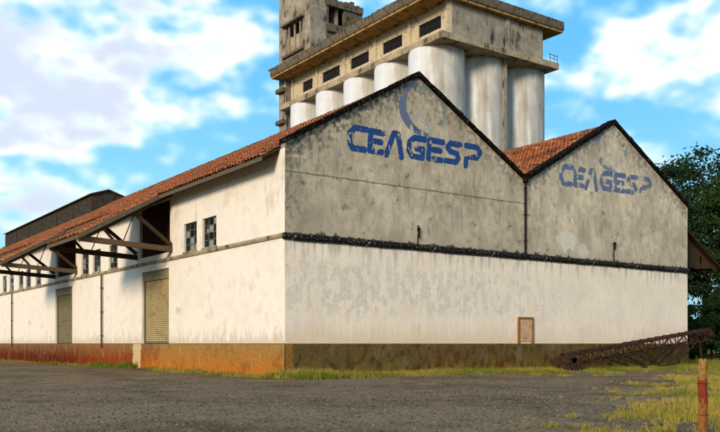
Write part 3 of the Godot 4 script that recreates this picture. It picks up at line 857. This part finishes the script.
# ------------------------------------------------------------------ silo block
func build_silos() -> void:
	var s := thing("grain_silo_block", "tall concrete grain silo block with round shafts, head house and elevator tower behind warehouses", "silo")
	var r := 2.85; var top := 30.6
	var n := 56
	var arr := stt()
	arr.set_smooth_group(1)
	for k in n:
		var a0 := TAU * k / n; var a1 := TAU * (k + 1) / n
		var p0 := Vector3(cos(a0) * r, 0, sin(a0) * r); var p1 := Vector3(cos(a1) * r, 0, sin(a1) * r)
		var up := Vector3(0, top, 0)
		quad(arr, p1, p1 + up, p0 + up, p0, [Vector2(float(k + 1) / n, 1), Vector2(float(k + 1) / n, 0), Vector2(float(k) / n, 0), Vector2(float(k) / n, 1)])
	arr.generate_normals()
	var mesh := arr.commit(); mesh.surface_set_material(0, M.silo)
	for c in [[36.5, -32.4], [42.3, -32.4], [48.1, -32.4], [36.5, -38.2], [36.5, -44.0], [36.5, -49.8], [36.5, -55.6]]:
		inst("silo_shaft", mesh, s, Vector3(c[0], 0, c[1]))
	var st := stt()
	boxx(st, Vector3(36.6, 0, -58.0), Vector3(48.6, top - 0.02, -32.3)); obj("core", st, M.concrete, s)
	st = stt()
	boxx(st, Vector3(43.0, 0, -29.85), Vector3(43.45, top - 0.01, -29.42)); obj("pilaster", st, M.concrete, s)
	# floor slab of the head house, a projecting shelf
	st = stt(); boxx(st, Vector3(33.75, top, -59.2), Vector3(50.1, top + 0.62, -28.35)); obj("head_house_floor", st, M.concrete_cream, s)
	# head house walls: left side with window openings, front, back
	var y0 := top + 0.62; var y1 := 34.75
	var holes := []
	for h in [[30.45, 33.9], [36.6, 39.95], [42.5, 46.0], [48.2, 51.9], [54.1, 56.4]]: holes.append([h[0], h[1], 32.45, 33.7])
	var sw := stt()
	var zs := [29.2]; 
	for h in holes: zs.append(h[0]); zs.append(h[1])
	zs.append(59.0)
	for i in zs.size() - 1:
		var za: float = zs[i]; var zb: float = zs[i + 1]
		if i % 2 == 0: boxx(sw, Vector3(35.4, y0, -zb), Vector3(35.75, y1, -za))
		else:
			boxx(sw, Vector3(35.4, y0, -zb), Vector3(35.75, 32.45, -za)); boxx(sw, Vector3(35.4, 33.7, -zb), Vector3(35.75, y1, -za))
	obj("head_house_side_wall", sw, M.cream_wall, s)
	st = stt(); boxx(st, Vector3(35.76, y0, -29.55), Vector3(48.55, y1, -29.2)); obj("head_house_front_wall", st, M.concrete, s)
	st = stt(); boxx(st, Vector3(48.2, y0, -58.9), Vector3(48.55, y1, -29.56)); obj("head_house_rear_wall", st, M.concrete, s)
	for h in holes:
		st = stt()
		var za: float = h[0]; var zb: float = h[1]
		var nb := 6
		for k in nb + 1:
			var zz := -za + (za - zb) * k / nb
			boxx(st, Vector3(35.52, 32.45, zz - 0.03), Vector3(35.58, 33.7, zz + 0.03))
		for y in [32.47, 33.07, 33.67]: boxx(st, Vector3(35.525, y - 0.03, -zb), Vector3(35.575, y + 0.03, -za))
		var wf := obj("window", st, M.rust, s)
		for k in nb:
			for j in 2:
				var bm := BoxMesh.new(); bm.size = Vector3(0.01, 0.55, (zb - za) / nb - 0.06); bm.material = M.glass
				inst("pane", bm, wf, Vector3(35.55, 32.77 + 0.6 * j, -za - (k + 0.5) * (zb - za) / nb))
	for z in [-29.5, -35.25, -41.2, -47.1, -53.0, -58.7]:
		st = stt(); boxx(st, Vector3(35.22, y0, z - 0.22), Vector3(35.398, y1, z + 0.22)); obj("pier", st, M.cream_wall, s)
	st = stt(); boxx(st, Vector3(43.0, y0, -29.198), Vector3(43.45, y1, -29.05)); obj("pier", st, M.concrete, s)
	# roof slab with deep eaves: soffit board and parapet lip
	st = stt(); boxx(st, Vector3(33.15, y1, -60.3), Vector3(51.0, y1 + 0.25, -28.6)); obj("soffit", st, M.soffit, s)
	st = stt()
	rng.seed = 88
	boxx(st, Vector3(33.05, y1 + 0.251, -60.4), Vector3(51.1, y1 + 1.15, -28.5))
	var z := -28.6
	while z > -60.0:                                   # crumbled upper edge
		var w := rng.randf_range(0.3, 1.1)
		boxx(st, Vector3(33.07, y1 + 1.14, z - w), Vector3(33.5, y1 + 1.16 + rng.randf_range(0.02, 0.14), z)); z -= w + rng.randf_range(0, 0.3)
	obj("roof_slab", st, M.concrete_dark, s)
	# thin guard rail on the shelf's right end
	st = stt()
	for x in [48.9, 49.5, 50.0]: tube(st, Vector3(x, top + 0.6, -28.5), Vector3(x, top + 1.5, -28.5), 0.03, 0.03, 6)
	tube(st, Vector3(48.7, top + 1.45, -28.5), Vector3(50.05, top + 1.35, -28.5), 0.03, 0.03, 6)
	tube(st, Vector3(48.7, top + 1.05, -28.5), Vector3(50.05, top + 1.0, -28.5), 0.025, 0.025, 6)
	obj("guard_rail", st, M.rust, s)
	# elevator tower at the far end: leg down to the ground and the wider head above the roof
	st = stt(); boxx(st, Vector3(34.7, 0, -61.0), Vector3(42.0, 36.4, -59.25)); obj("tower_leg", st, M.concrete, s)
	for y in [29.2, 33.2]:
		st = stt(); boxx(st, Vector3(34.2, y, -61.1), Vector3(34.698, y + 0.5, -59.3)); obj("tower_ledge", st, M.concrete_dark, s)
	var tw := stt()
	var tx := 34.7; var tz0 := -61.0; var tz1 := -53.5; var ty := 35.91
	var wz0 := -59.3; var wz1 := -55.3; var wy0 := 37.6; var wy1 := 41.2
	# left face round a tall opening
	boxx(tw, Vector3(tx, ty, tz0), Vector3(tx + 0.4, 50, wz0)); boxx(tw, Vector3(tx, ty, wz1), Vector3(tx + 0.4, 50, tz1))
	boxx(tw, Vector3(tx, ty, wz0), Vector3(tx + 0.4, wy0, wz1)); boxx(tw, Vector3(tx, wy1, wz0), Vector3(tx + 0.4, 50, wz1))
	boxx(tw, Vector3(tx + 0.41, ty, tz1 - 0.4), Vector3(37.0, 50, tz1)); boxx(tw, Vector3(tx + 0.41, ty, tz0), Vector3(39.0, 50, tz0 + 0.4))
	boxx(tw, Vector3(tx + 0.41, 49.6, tz0 + 0.41), Vector3(39.0, 50, tz1 - 0.41))
	boxx(tw, Vector3(38.6, ty, tz0 + 0.41), Vector3(39.0, 49.59, tz1 - 0.41))
	obj("tower_head", tw, M.concrete, s)
	st = stt()
	boxx(st, Vector3(tx + 0.25, wy0, wz0), Vector3(tx + 0.3, wy1 - 1.4, wz1)); obj("tower_infill", st, M.concrete_cream, s)
	st = stt(); boxx(st, Vector3(tx - 0.5, wy1, wz0 - 0.5), Vector3(tx - 0.001, wy1 + 0.25, wz1 + 0.5)); obj("hood", st, M.concrete_dark, s)
	st = stt(); boxx(st, Vector3(tx - 0.35, wy0 - 0.3, wz0 - 0.5), Vector3(tx - 0.001, wy0, wz1 + 0.5)); obj("tower_sill", st, M.concrete_dark, s)
	for k in 3:
		st = stt(); var zz: float = lerpf(wz0, wz1, (k + 0.5) / 3.0)
		boxx(st, Vector3(tx + 0.05, wy0, zz - 0.12), Vector3(tx + 0.22, wy1, zz + 0.12)); obj("mullion", st, M.concrete, s)
	# lower annex of the tower with dark open bays
	st = stt()
	boxx(st, Vector3(37.0, 42.7, -60.0), Vector3(42.4, 43.5, -53.3)); boxx(st, Vector3(42.0, 35.91, -60.0), Vector3(42.4, 42.69, -53.5))
	boxx(st, Vector3(37.01, 35.91, -53.9), Vector3(37.35, 42.69, -53.5)); boxx(st, Vector3(39.6, 35.91, -53.9), Vector3(41.99, 42.69, -53.5))
	boxx(st, Vector3(37.36, 38.9, -53.9), Vector3(39.59, 39.5, -53.45)); boxx(st, Vector3(37.36, 35.91, -53.9), Vector3(39.59, 36.8, -53.5))
	boxx(st, Vector3(39.01, 35.91, -60.0), Vector3(41.99, 42.69, -59.6))
	obj("tower_annex", st, M.concrete_dark, s)
	st = stt()
	boxx(st, Vector3(37.0, 39.55, -53.3), Vector3(39.9, 40.5, -53.2)); boxx(st, Vector3(37.0, 39.5, -53.44), Vector3(39.9, 39.6, -53.2))
	obj("balcony", st, M.concrete_dark, s)
	rng.seed = 12
	st = stt()
	for k in 6: boxx(st, Vector3(37.2 + k * 0.85, 43.5, -53.9), Vector3(37.2 + k * 0.85 + 0.5, 43.6 + rng.randf_range(0.0, 0.5), -53.4))
	obj("parapet_blocks", st, M.concrete_dark, s)

# ------------------------------------------------------------------ rusty conveyor boom
func build_conveyor() -> void:
	var base := Vector3(16.5, 0.0, 1.5)
	var s := thing("conveyor_boom", "rusty lattice conveyor boom lying tilted against the front wall plinth", "conveyor", base)
	var a := Vector3(0, 0.30, 0); var b := Vector3(13.3, 1.74, -0.25)
	var up := Vector3(0, 0.60, 0); var half := 0.42
	var st := stt()
	for sd in [-half, half]:
		st = stt(); bar(st, a + Vector3(0, 0, sd), b + Vector3(0, 0, sd), 0.07, 0.09); obj("lower_chord", st, M.rust, s)
		st = stt(); bar(st, a + up + Vector3(0, 0, sd), b + up + Vector3(0, 0, sd), 0.08, 0.11); obj("upper_chord", st, M.rust, s)
		var n := 17
		for k in n:
			var t0 := float(k) / n; var t1 := float(k + 1) / n
			var p: Vector3 = a.lerp(b, t0) + Vector3(0, 0, sd); var q: Vector3 = a.lerp(b, t1) + Vector3(0, 0, sd)
			st = stt()
			if k % 2 == 0: bar(st, p, q + up, 0.045, 0.045)
			else: bar(st, p + up, q, 0.045, 0.045)
			obj("diagonal", st, M.rust, s)
			st = stt(); bar(st, p, p + up, 0.045, 0.045, Vector3(0, 0, 1)); obj("upright", st, M.rust, s)
	for k in 18:
		var p: Vector3 = a.lerp(b, k / 17.0)
		st = stt(); tube(st, p + up + Vector3(0, 0.05, -half), p + up + Vector3(0, 0.05, half), 0.05, 0.05, 8); obj("roller", st, M.rust, s)
		if k % 2 == 0:
			st = stt(); bar(st, p + Vector3(0, 0, -half), p + Vector3(0, 0, half), 0.05, 0.05); obj("cross_bar", st, M.rust, s)
	for e in [a, b]:
		st = stt(); tube(st, e + up * 0.6 + Vector3(0, 0, -half - 0.08), e + up * 0.6 + Vector3(0, 0, half + 0.08), 0.2, 0.2, 16); obj("end_drum", st, M.rust, s)
	# hopper box at the low end and the folded undercarriage
	st = stt(); boxx(st, Vector3(-0.35, 0.12, -0.5), Vector3(0.55, 0.72, -0.44)); boxx(st, Vector3(-0.35, 0.12, 0.44), Vector3(0.55, 0.72, 0.5)); boxx(st, Vector3(-0.4, 0.05, -0.5), Vector3(-0.352, 0.7, 0.5))
	obj("tail_box", st, M.rust, s)
	for sd in [-0.55, 0.55]:
		for q in [[Vector3(3.4, 0.78, sd), Vector3(6.4, 0.10, sd)], [Vector3(6.4, 0.10, sd), Vector3(8.9, 0.30, sd)], [Vector3(8.9, 0.30, sd), Vector3(11.0, 1.5, sd)], [Vector3(5.0, 0.95, sd), Vector3(7.6, 0.2, sd)], [Vector3(8.0, 0.22, sd), Vector3(10.2, 1.42, sd)]]:
			st = stt(); bar(st, q[0], q[1], 0.07, 0.08); obj("undercarriage_strut", st, M.rust, s)
	st = stt(); tube(st, Vector3(6.4, 0.1, -0.7), Vector3(6.4, 0.1, 0.7), 0.06, 0.06, 8); obj("axle", st, M.rust, s)
	st = stt(); bar(st, Vector3(12.6, -0.1, 0.0), Vector3(12.6, 1.62, -0.2), 0.1, 0.1, Vector3(0, 0, 1)); obj("prop", st, M.rust, s)

# ------------------------------------------------------------------ ground and growth
func ground_y(x: float, z: float) -> float:
	var g := noise("gnd", 0.12, 3, 44)
	var near_wall := 1.0
	return 0.045 * g.get_noise_2d(x, z) * near_wall - 0.16 * sm(-14.0, -45.0, z) * sm(8.0, -2.0, x)

# how grassy a spot is, 0..1
func grassy(x: float, z: float) -> float:
	var g := noise("grs", 0.35, 4, 64)
	var n := g.get_noise_2d(x, z) + 0.5 * g.get_noise_2d(x * 3.1, z * 3.1)
	var v := 0.0
	# foreground meadow round the post
	var line := (x + 6.0) * 0.53 + (z - 22.0) * 0.85          # > 0 beyond the line towards the right foreground
	if z > 5.0: v = maxf(v, sm(-1.2, 2.6, line - 0.2 + n * 3.4) * (1.0 - 0.55 * sm(11.0, 7.0, z)))
	# strip along the front
	if z > 0.0 and z < 9.0 and x > -1.5: v = maxf(v, sm(1.9 + 1.4 * sm(14.0, 26.0, x), 0.6, z + n * 1.0 - 0.8 * sm(5.0, 0.0, x)))
	if x > 11.0 and z > 0.0: v = maxf(v, 0.75 * sm(0.1, 0.5, n + 0.35 * sm(4.5, 1.5, z) - 0.25 * sm(3.0, 7.0, z)))
	# strip along the loading side
	if x < 0.0 and x > -6.0 and z < 0.8: v = maxf(v, sm(1.5, 0.3, -x + n * 0.9 + 0.45 * sm(-10.0, -20.0, z)) * 0.95)
	if x > 30.0: v = maxf(v, sm(30.0, 33.0, x + n * 2.0))
	return clampf(v, 0.0, 1.0)

func build_ground() -> void:
	var far := stt()
	var R := 900.0
	far.set_color(Color(0.085, 0.085, 0.03))
	quad(far, Vector3(-R, -0.35, R), Vector3(-R, -0.35, -R), Vector3(R, -0.35, -R), Vector3(R, -0.35, R), [Vector2(0, 0), Vector2(0, 200), Vector2(200, 200), Vector2(200, 0)])
	var fo := obj("ground", far, mat(Color.WHITE, 0.95, true), self)
	tag(fo, "wide flat grassy land reaching to the horizon", "ground", "", "structure")
	# the yard sheet
	var V := PackedVector3Array(); var C := PackedColorArray(); var I := PackedInt32Array(); var U := PackedVector2Array()
	var xs := []; var zs := []
	var x := -70.0
	while x <= 110.0:
		xs.append(x); x += 0.4 if (x > -22 and x < 34) else 2.0
	var z := -110.0
	while z <= 60.0:
		zs.append(z); z += 0.4 if (z > -22 and z < 32) else 2.0
	var n1 := noise("soil", 0.18, 4, 71); var n2 := noise("soil2", 0.9, 3, 72)
	for j in zs.size():
		for i in xs.size():
			var px: float = xs[i]; var pz: float = zs[j]
			V.append(Vector3(px, ground_y(px, pz), pz))
			U.append(Vector2(px, pz) / 2.6)
			var s := n1.get_noise_2d(px, pz); var f := n2.get_noise_2d(px, pz)
			var k := 1.0 + 0.45 * s + 0.40 * f
			var col := Color(0.37 * k, 0.270 * k, 0.165 * k)
			col = col.lerp(Color(0.40, 0.29, 0.17), 0.5 * sm(0.1, 0.5, s + 0.3 * f))
			var path := px + 9.0 + 0.10 * (pz - 10.0) + 1.6 * n1.get_noise_2d(pz * 0.35, 3.0)
			var rut := maxf(exp(-pow((path - 0.9) / 0.32, 2.0)), exp(-pow((path + 0.9) / 0.32, 2.0)))
			col = col.lerp(Color(0.46, 0.35, 0.225), 0.4 * rut * sm(-0.4, 0.2, f))
			var g := grassy(px, pz)
			col = col.lerp(Color(0.22, 0.19, 0.05), 0.9 * g)
			C.append(col)
	var w := xs.size()
	for j in zs.size() - 1:
		for i in w - 1:
			var b := j * w + i
			I.append_array([b, b + 1, b + w, b + 1, b + w + 1, b + w])
	var arr := []; arr.resize(Mesh.ARRAY_MAX)
	arr[Mesh.ARRAY_VERTEX] = V; arr[Mesh.ARRAY_COLOR] = C; arr[Mesh.ARRAY_TEX_UV] = U; arr[Mesh.ARRAY_INDEX] = I
	var tmp := ArrayMesh.new(); tmp.add_surface_from_arrays(Mesh.PRIMITIVE_TRIANGLES, arr)
	var st := SurfaceTool.new(); st.create_from(tmp, 0); st.generate_normals(); st.generate_tangents()
	var yard := MeshInstance3D.new(); yard.mesh = st.commit(); yard.mesh.surface_set_material(0, M.ground); yard.name = "yard"
	add_child(yard, true)
	tag(yard, "worn grey gravel and tar yard in front of the warehouses", "yard", "", "structure")
	# loose stones
	rng.seed = 400
	var sm_ := stt()
	var ico := SphereMesh.new(); ico.radius = 1.0; ico.height = 1.3; ico.radial_segments = 6; ico.rings = 3
	var mm := MultiMesh.new(); mm.transform_format = MultiMesh.TRANSFORM_3D; mm.use_colors = true
	var ms := mat(Color.WHITE, 0.95, true)
	ico.material = ms
	mm.mesh = ico
	var list := []
	for k in 34000:
		var a := Vector3(rng.randf_range(-19, 26), 0, rng.randf_range(0.5, 24))
		if k % 3 == 0: a = Vector3(rng.randf_range(-17, 2), 0, rng.randf_range(10, 24))
		if a.x < 0 and rng.randf() < 0.25: a.z -= rng.randf() * 30.0; a.x -= 0.5
		if grassy(a.x, a.z) > 0.6: continue
		a.y = ground_y(a.x, a.z) + 0.002
		var sz := 0.008 + 0.026 * pow(rng.randf(), 3.0)
		var bs := Basis.from_euler(Vector3(rng.randf() * 0.5, rng.randf() * TAU, rng.randf() * 0.5)).scaled(Vector3(sz * rng.randf_range(0.8, 1.5), sz * 0.8, sz))
		var v := 0.35 + 1.5 * pow(rng.randf(), 2.0)
		list.append([Transform3D(bs, a), Color(0.125 * v, 0.105 * v, 0.075 * v)])
	mm.instance_count = list.size()
	for k in list.size():
		mm.set_instance_transform(k, list[k][0]); mm.set_instance_color(k, list[k][1])
	var mi := MultiMeshInstance3D.new(); mi.multimesh = mm; mi.name = "loose_gravel"; add_child(mi, true)
	tag(mi, "loose pebbles scattered over the grey yard", "gravel", "", "stuff")

func tuft_mesh(sd: int, blades: int, h: float, spread: float) -> ArrayMesh:
	rng.seed = sd
	var st := stt()
	for k in blades:
		var a := rng.randf() * TAU; var r := spread * sqrt(rng.randf())
		var p := Vector3(cos(a) * r, -0.02, sin(a) * r)
		var lean := Vector3(rng.randf_range(-1, 1), 0, rng.randf_range(-1, 1)) * 0.45
		var hh := h * rng.randf_range(0.5, 1.1); var w := rng.randf_range(0.005, 0.010)
		var side := Vector3(cos(a * 3.0), 0, sin(a * 3.0)) * w
		var m := p + Vector3(0, hh * 0.6, 0) + lean * hh * 0.35
		var t := p + Vector3(0, hh, 0) + lean * hh
		var c := rng.randf_range(0.75, 1.25)
		st.set_color(Color(c, c, c))
		quad(st, p - side, m - side * 0.8, m + side * 0.8, p + side)
		st.add_vertex(m - side * 0.8); st.add_vertex(t); st.add_vertex(m + side * 0.8)
	st.generate_normals()
	return st.commit()

func build_grass() -> void:
	var mg := mat(Color.WHITE, 0.8, true); mg.cull_mode = BaseMaterial3D.CULL_DISABLED
	mg.backlight_enabled = true; mg.backlight = Color(0.12, 0.12, 0.02)
	var meshes := [tuft_mesh(1, 16, 0.16, 0.10), tuft_mesh(2, 18, 0.26, 0.12), tuft_mesh(3, 14, 0.10, 0.12)]
	for m in meshes: m.surface_set_material(0, mg)
	var lists := [[], [], []]
	rng.seed = 500
	var gn := noise("gcol", 0.25, 3, 81)
	# regions: x0 x1 z0 z1 count height
	for r in [[-12.0, 16.0, 8.0, 26.0, 26000, 0.85], [-0.8, 30.0, 0.0, 3.4, 22000, 0.95], [10.0, 34.0, 1.0, 9.0, 11000, 0.7], [-3.0, -0.05, -60.0, 0.2, 7000, 1.0], [29.0, 75.0, -30.0, 14.0, 12000, 1.4]]:
		for k in int(r[4]):
			var x := rng.randf_range(r[0], r[1]); var z := rng.randf_range(r[2], r[3])
			if x > -0.08 and x < 29.9 and z < 0.1: continue
			var g := grassy(x, z)
			if rng.randf() > g * 1.5 - 0.12: continue
			var s: float = r[5] * rng.randf_range(0.6, 1.25) * (0.5 + 0.6 * g)
			if r[0] == -0.8: s *= 1.0 + 0.5 * sm(5.0, 1.0, x)
			var pick := 1 if rng.randf() < 0.35 else (0 if rng.randf() < 0.6 else 2)
			if r[4] == 26000 and line_far(x, z): pick = 0
			var n := gn.get_noise_2d(x, z) + rng.randf_range(-0.25, 0.25)
			var dry := Color(0.36, 0.27, 0.055); var green := Color(0.135, 0.165, 0.020)
			var lush := 0.45
			if r[4] == 26000: lush = 0.26
			if r[0] > 28.0: lush = 0.6
			if x < 0.0 and z < -17.5 and z > -26.0 and r[1] < 0.0:
				lush = 1.0; s *= 1.7; pick = 1
			if z < 3.4 and x > 14.0 and x < 30.0: lush = 0.62
			var c := dry.lerp(green, clampf(lush + n * 0.9, 0.0, 1.0))
			var b := Basis(Vector3.UP, rng.randf() * TAU).scaled(Vector3(s, s * rng.randf_range(0.7, 1.2), s))
			lists[pick].append([Transform3D(b, Vector3(x, ground_y(x, z), z)), c])
	for i in 3:
		var mm := MultiMesh.new(); mm.transform_format = MultiMesh.TRANSFORM_3D; mm.use_colors = true; mm.mesh = meshes[i]
		mm.instance_count = lists[i].size()
		for k in lists[i].size():
			mm.set_instance_transform(k, lists[i][k][0]); mm.set_instance_color(k, lists[i][k][1])
		var mi := MultiMeshInstance3D.new(); mi.multimesh = mm; mi.name = ["short_grass", "tall_grass", "low_weeds"][i]; add_child(mi, true)
		tag(mi, ["short dry yellow green grass in patches round the yard", "taller wispy grass in yard patches and along plinths", "low weeds creeping over the yard edges"][i], "grass", "", "stuff")

func line_far(x: float, z: float) -> bool: return (x + 6.0) * 0.53 + (z - 22.0) * 0.85 < 0.3

# ------------------------------------------------------------------ trees
func tree(called: String, label: String, category: String, at: Vector3, height: float, spread: float, clumps: int, leaves: int, sd: int, crown_from := 0.35, col := Color(0.034, 0.056, 0.016), group := "") -> void:
	rng.seed = sd
	var t := thing(called, label, category, at, group)
	var st := stt()
	var ends := []
	var p := Vector3.ZERO; var r := height * 0.022 + 0.05
	var trunk_top := height * (0.5 if crown_from > 0.1 else 0.3)
	var q := p
	for k in 6:
		q = p + Vector3(rng.randf_range(-0.25, 0.25), trunk_top / 6.0, rng.randf_range(-0.25, 0.25))
		tube(st, p + Vector3(0, -0.25 if k == 0 else -0.03, 0), q, r, r * 0.88, 9); p = q; r *= 0.88
	for k in 9:
		var a := TAU * k / 9.0 + rng.randf_range(-0.3, 0.3)
		var out := spread * rng.randf_range(0.45, 0.85)
		var s := Vector3(p.x, trunk_top * rng.randf_range(0.65, 1.0), p.z)
		var e := Vector3(cos(a) * out, height * rng.randf_range(maxf(crown_from + 0.1, 0.3), 0.9), sin(a) * out)
		var m := s.lerp(e, 0.5) + Vector3(0, height * 0.03, 0)
		tube(st, s, m, r * 0.6, r * 0.4, 7); tube(st, m, e, r * 0.4, r * 0.1, 7)
		ends.append(e); ends.append(m)
	obj("trunk", st, M.bark, t)
	# crown: leaf clumps hung round the limb ends and through the outer volume
	var V := PackedVector3Array(); var C := PackedColorArray(); var N := PackedVector3Array()
	var lob := noise("lob", 0.16, 3, 99)
	for c in clumps:
		var ctr: Vector3
		if c % 3 == 0:
			ctr = ends[rng.randi() % ends.size()] + Vector3(rng.randf_range(-1, 1), rng.randf_range(-0.6, 1), rng.randf_range(-1, 1)) * spread * 0.22
		else:
			var a := rng.randf() * TAU; var v := rng.randf()
			var yy := lerpf(crown_from, 1.0, v)
			var rad := spread * sqrt(maxf(0.0, 1.0 - pow((v - 0.42) / 0.62, 2.0))) * (0.5 + 0.55 * sqrt(rng.randf()))
			rad *= 1.0 + 0.9 * lob.get_noise_3d(cos(a) * 6.0 + sd, yy * height, sin(a) * 6.0)
			ctr = Vector3(cos(a) * rad, yy * height * (0.97 + 0.05 * rng.randf()), sin(a) * rad)
		var cs := spread * rng.randf_range(0.10, 0.19)
		for k in leaves:
			var d := Vector3(rng.randfn(), rng.randfn() * 0.6, rng.randfn()) * cs * 0.62
			var pos := ctr + d
			if pos.y < 0.05: continue
			var nn := (d.normalized() * 0.5 + Vector3(rng.randf_range(-1, 1), rng.randf_range(-0.3, 1), rng.randf_range(-1, 1))).normalized()
			var s := nn.cross(Vector3(rng.randf_range(-1, 1), rng.randf_range(-1, 1), rng.randf_range(-1, 1))).normalized()
			var u := s.cross(nn)
			var L2 := rng.randf_range(0.13, 0.26) * (1.0 if height > 8.0 else 0.7); var W2 := L2 * 0.42
			var kk := rng.randf_range(0.65, 1.4)          # leaf to leaf, the same everywhere in the crown
			var cc := Color(col.r * kk, col.g * kk, col.b * kk)
			for vv in [pos - u * L2, pos + s * W2, pos + u * L2, pos - u * L2, pos + u * L2, pos - s * W2]:
				V.append(vv); C.append(cc); N.append(nn)
	var arr := []; arr.resize(Mesh.ARRAY_MAX)
	arr[Mesh.ARRAY_VERTEX] = V; arr[Mesh.ARRAY_NORMAL] = N; arr[Mesh.ARRAY_COLOR] = C
	var mesh := ArrayMesh.new(); mesh.add_surface_from_arrays(Mesh.PRIMITIVE_TRIANGLES, arr); mesh.surface_set_material(0, M.leaf)
	inst("crown", mesh, t)

func build_trees() -> void:
	tree("broadleaf_tree", "tall dark broadleaf tree with domed crown rising behind the second hall's roof", "tree", Vector3(54.5, -0.05, -14.6), 19.2, 6.9, 400, 85, 701, 0.3, Color(0.019, 0.035, 0.013), "trees behind the canopy")
	tree("broadleaf_tree", "greener broadleaf tree with spreading crown beside the tall dark tree", "tree", Vector3(53.0, -0.05, -6.6), 17.5, 5.8, 280, 80, 702, 0.42, Color(0.027, 0.050, 0.014), "trees behind the canopy")
	tree("broadleaf_tree", "dark tree with a lower crown behind the greener spreading tree", "tree", Vector3(66.0, -0.05, -9.0), 17.5, 6.5, 200, 60, 703, 0.25, Color(0.020, 0.036, 0.013), "trees behind the canopy")
	var spots := [[45.0, -7.5, 5.0, 2.8], [49.0, -4.0, 5.4, 3.0], [53.5, -0.5, 5.4, 3.0], [58.0, 3.5, 4.8, 2.8], [43.0, -11.5, 5.4, 2.9], [50.0, -9.0, 6.4, 3.2]]
	for k in spots.size():
		var q: Array = spots[k]
		tree("hedge_bush", "dense dark green bush in the row under the trees", "bush", Vector3(q[0], -0.05, q[1]), q[2], q[3], 150, 80, 720 + k, 0.03, Color(0.021, 0.043, 0.012), "bushes under the trees")

func build_post() -> void:
	var t := thing("fence_post", "weathered orange wooden post standing in dry grass", "post", Vector3(-6.13, ground_y(-6.13, 23.64), 23.64))
	rng.seed = 33
	var st := stt()
	var n := 20; var rings := 48; var R := []
	for j in rings + 1:
		var row := []
		for k in n:
			var a := TAU * k / n + 0.3
			var sq := 0.06 / maxf(absf(cos(a)), absf(sin(a)))           # squared, worn round
			var rr := lerpf(0.06, minf(sq, 0.075), 0.75) * (1.0 + rng.randf_range(-0.015, 0.015))
			var y := -0.3 + 1.52 * j / rings
			if j == rings: y += rng.randf_range(-0.03, 0.03)
			row.append(Vector3(cos(a) * rr + 0.008 * sin(j * 0.3), y, sin(a) * rr))
		R.append(row)
	for j in rings:
		for k in n:
			var k2 := (k + 1) % n
			var pn: float = noise("postpaint", 1.0, 3, 17).get_noise_2d(k * 0.5, j * 0.18)
			var hy := -0.3 + 1.52 * (j + 0.5) / rings
			var red := sm(0.97, 0.88, hy + pn * 0.12) * (0.55 + 0.45 * sm(0.5, 0.62, hy + pn * 0.25))
			st.set_color(Color(0.42, 0.235, 0.05).lerp(Color(0.30, 0.05, 0.02), red).lerp(Color(0.16, 0.10, 0.05), sm(0.15, 0.4, pn)))
			quad(st, R[j][k2], R[j + 1][k2], R[j + 1][k], R[j][k])
	for k in n:
		st.set_color(Color(0.42, 0.26, 0.08)); st.add_vertex(Vector3(0, 1.20, 0)); st.add_vertex(R[rings][k]); st.add_vertex(R[rings][(k + 1) % n])
	obj("timber", st, M.post, t)
	st = stt()
	for y in [0.35, 0.85]:
		for k in 10:
			var a0 := TAU * k / 10; var a1 := TAU * (k + 1) / 10
			tube(st, Vector3(cos(a0) * 0.095, y, sin(a0) * 0.095), Vector3(cos(a1) * 0.095, y + 0.004, sin(a1) * 0.095), 0.003, 0.003, 5)
	obj("wire_loop", st, M.rust, t)

# ------------------------------------------------------------------ assembly
func _ready() -> void:
	var cam := Camera3D.new(); cam.name = "camera"
	add_child(cam)
	cam.position = Vector3(-18.2, 1.5, 31.22)
	cam.rotation.y = -atan2(0.5795, 0.815)
	var near := 0.1
	cam.set_frustum(near * 432.0 / 830.0, Vector2(0, near * 127.5 / 830.0), near, 3000.0)
	cam.keep_aspect = Camera3D.KEEP_HEIGHT
	cam.current = true
	# sky and sun
	var env := Environment.new()
	env.background_mode = Environment.BG_SKY
	var sky := Sky.new(); var pm := PanoramaSkyMaterial.new()
	pm.panorama = make_sky()
	sky.sky_material = pm; env.sky = sky
	env.background_energy_multiplier = 0.70
	env.tonemap_mode = Environment.TONE_MAPPER_LINEAR
	env.tonemap_exposure = 1.78
	env.ambient_light_source = Environment.AMBIENT_SOURCE_SKY
	env.sdfgi_enabled = true; env.ssao_enabled = true; env.ssil_enabled = true
	var we := WorldEnvironment.new(); we.environment = env; we.name = "world_environment"; add_child(we)
	var sun := DirectionalLight3D.new(); sun.name = "sun"
	sun.light_energy = 0.70; sun.light_color = Color(1.0, 0.915, 0.81); sun.light_angular_distance = 14.0; sun.shadow_enabled = true
	add_child(sun)
	var az := deg_to_rad(27.0); var el := deg_to_rad(19.0)
	var to_sun := Vector3(-cos(az) * cos(el), sin(el), sin(az) * cos(el))
	sun.look_at_from_position(to_sun * 50.0, Vector3.ZERO)
	print("sky"); make_materials()
	print("materials"); build_ground()
	print("ground"); build_warehouses()
	print("halls"); build_silos()
	build_conveyor(); build_post()
	print("objects"); build_trees()
	print("trees"); build_grass()
	print("done")
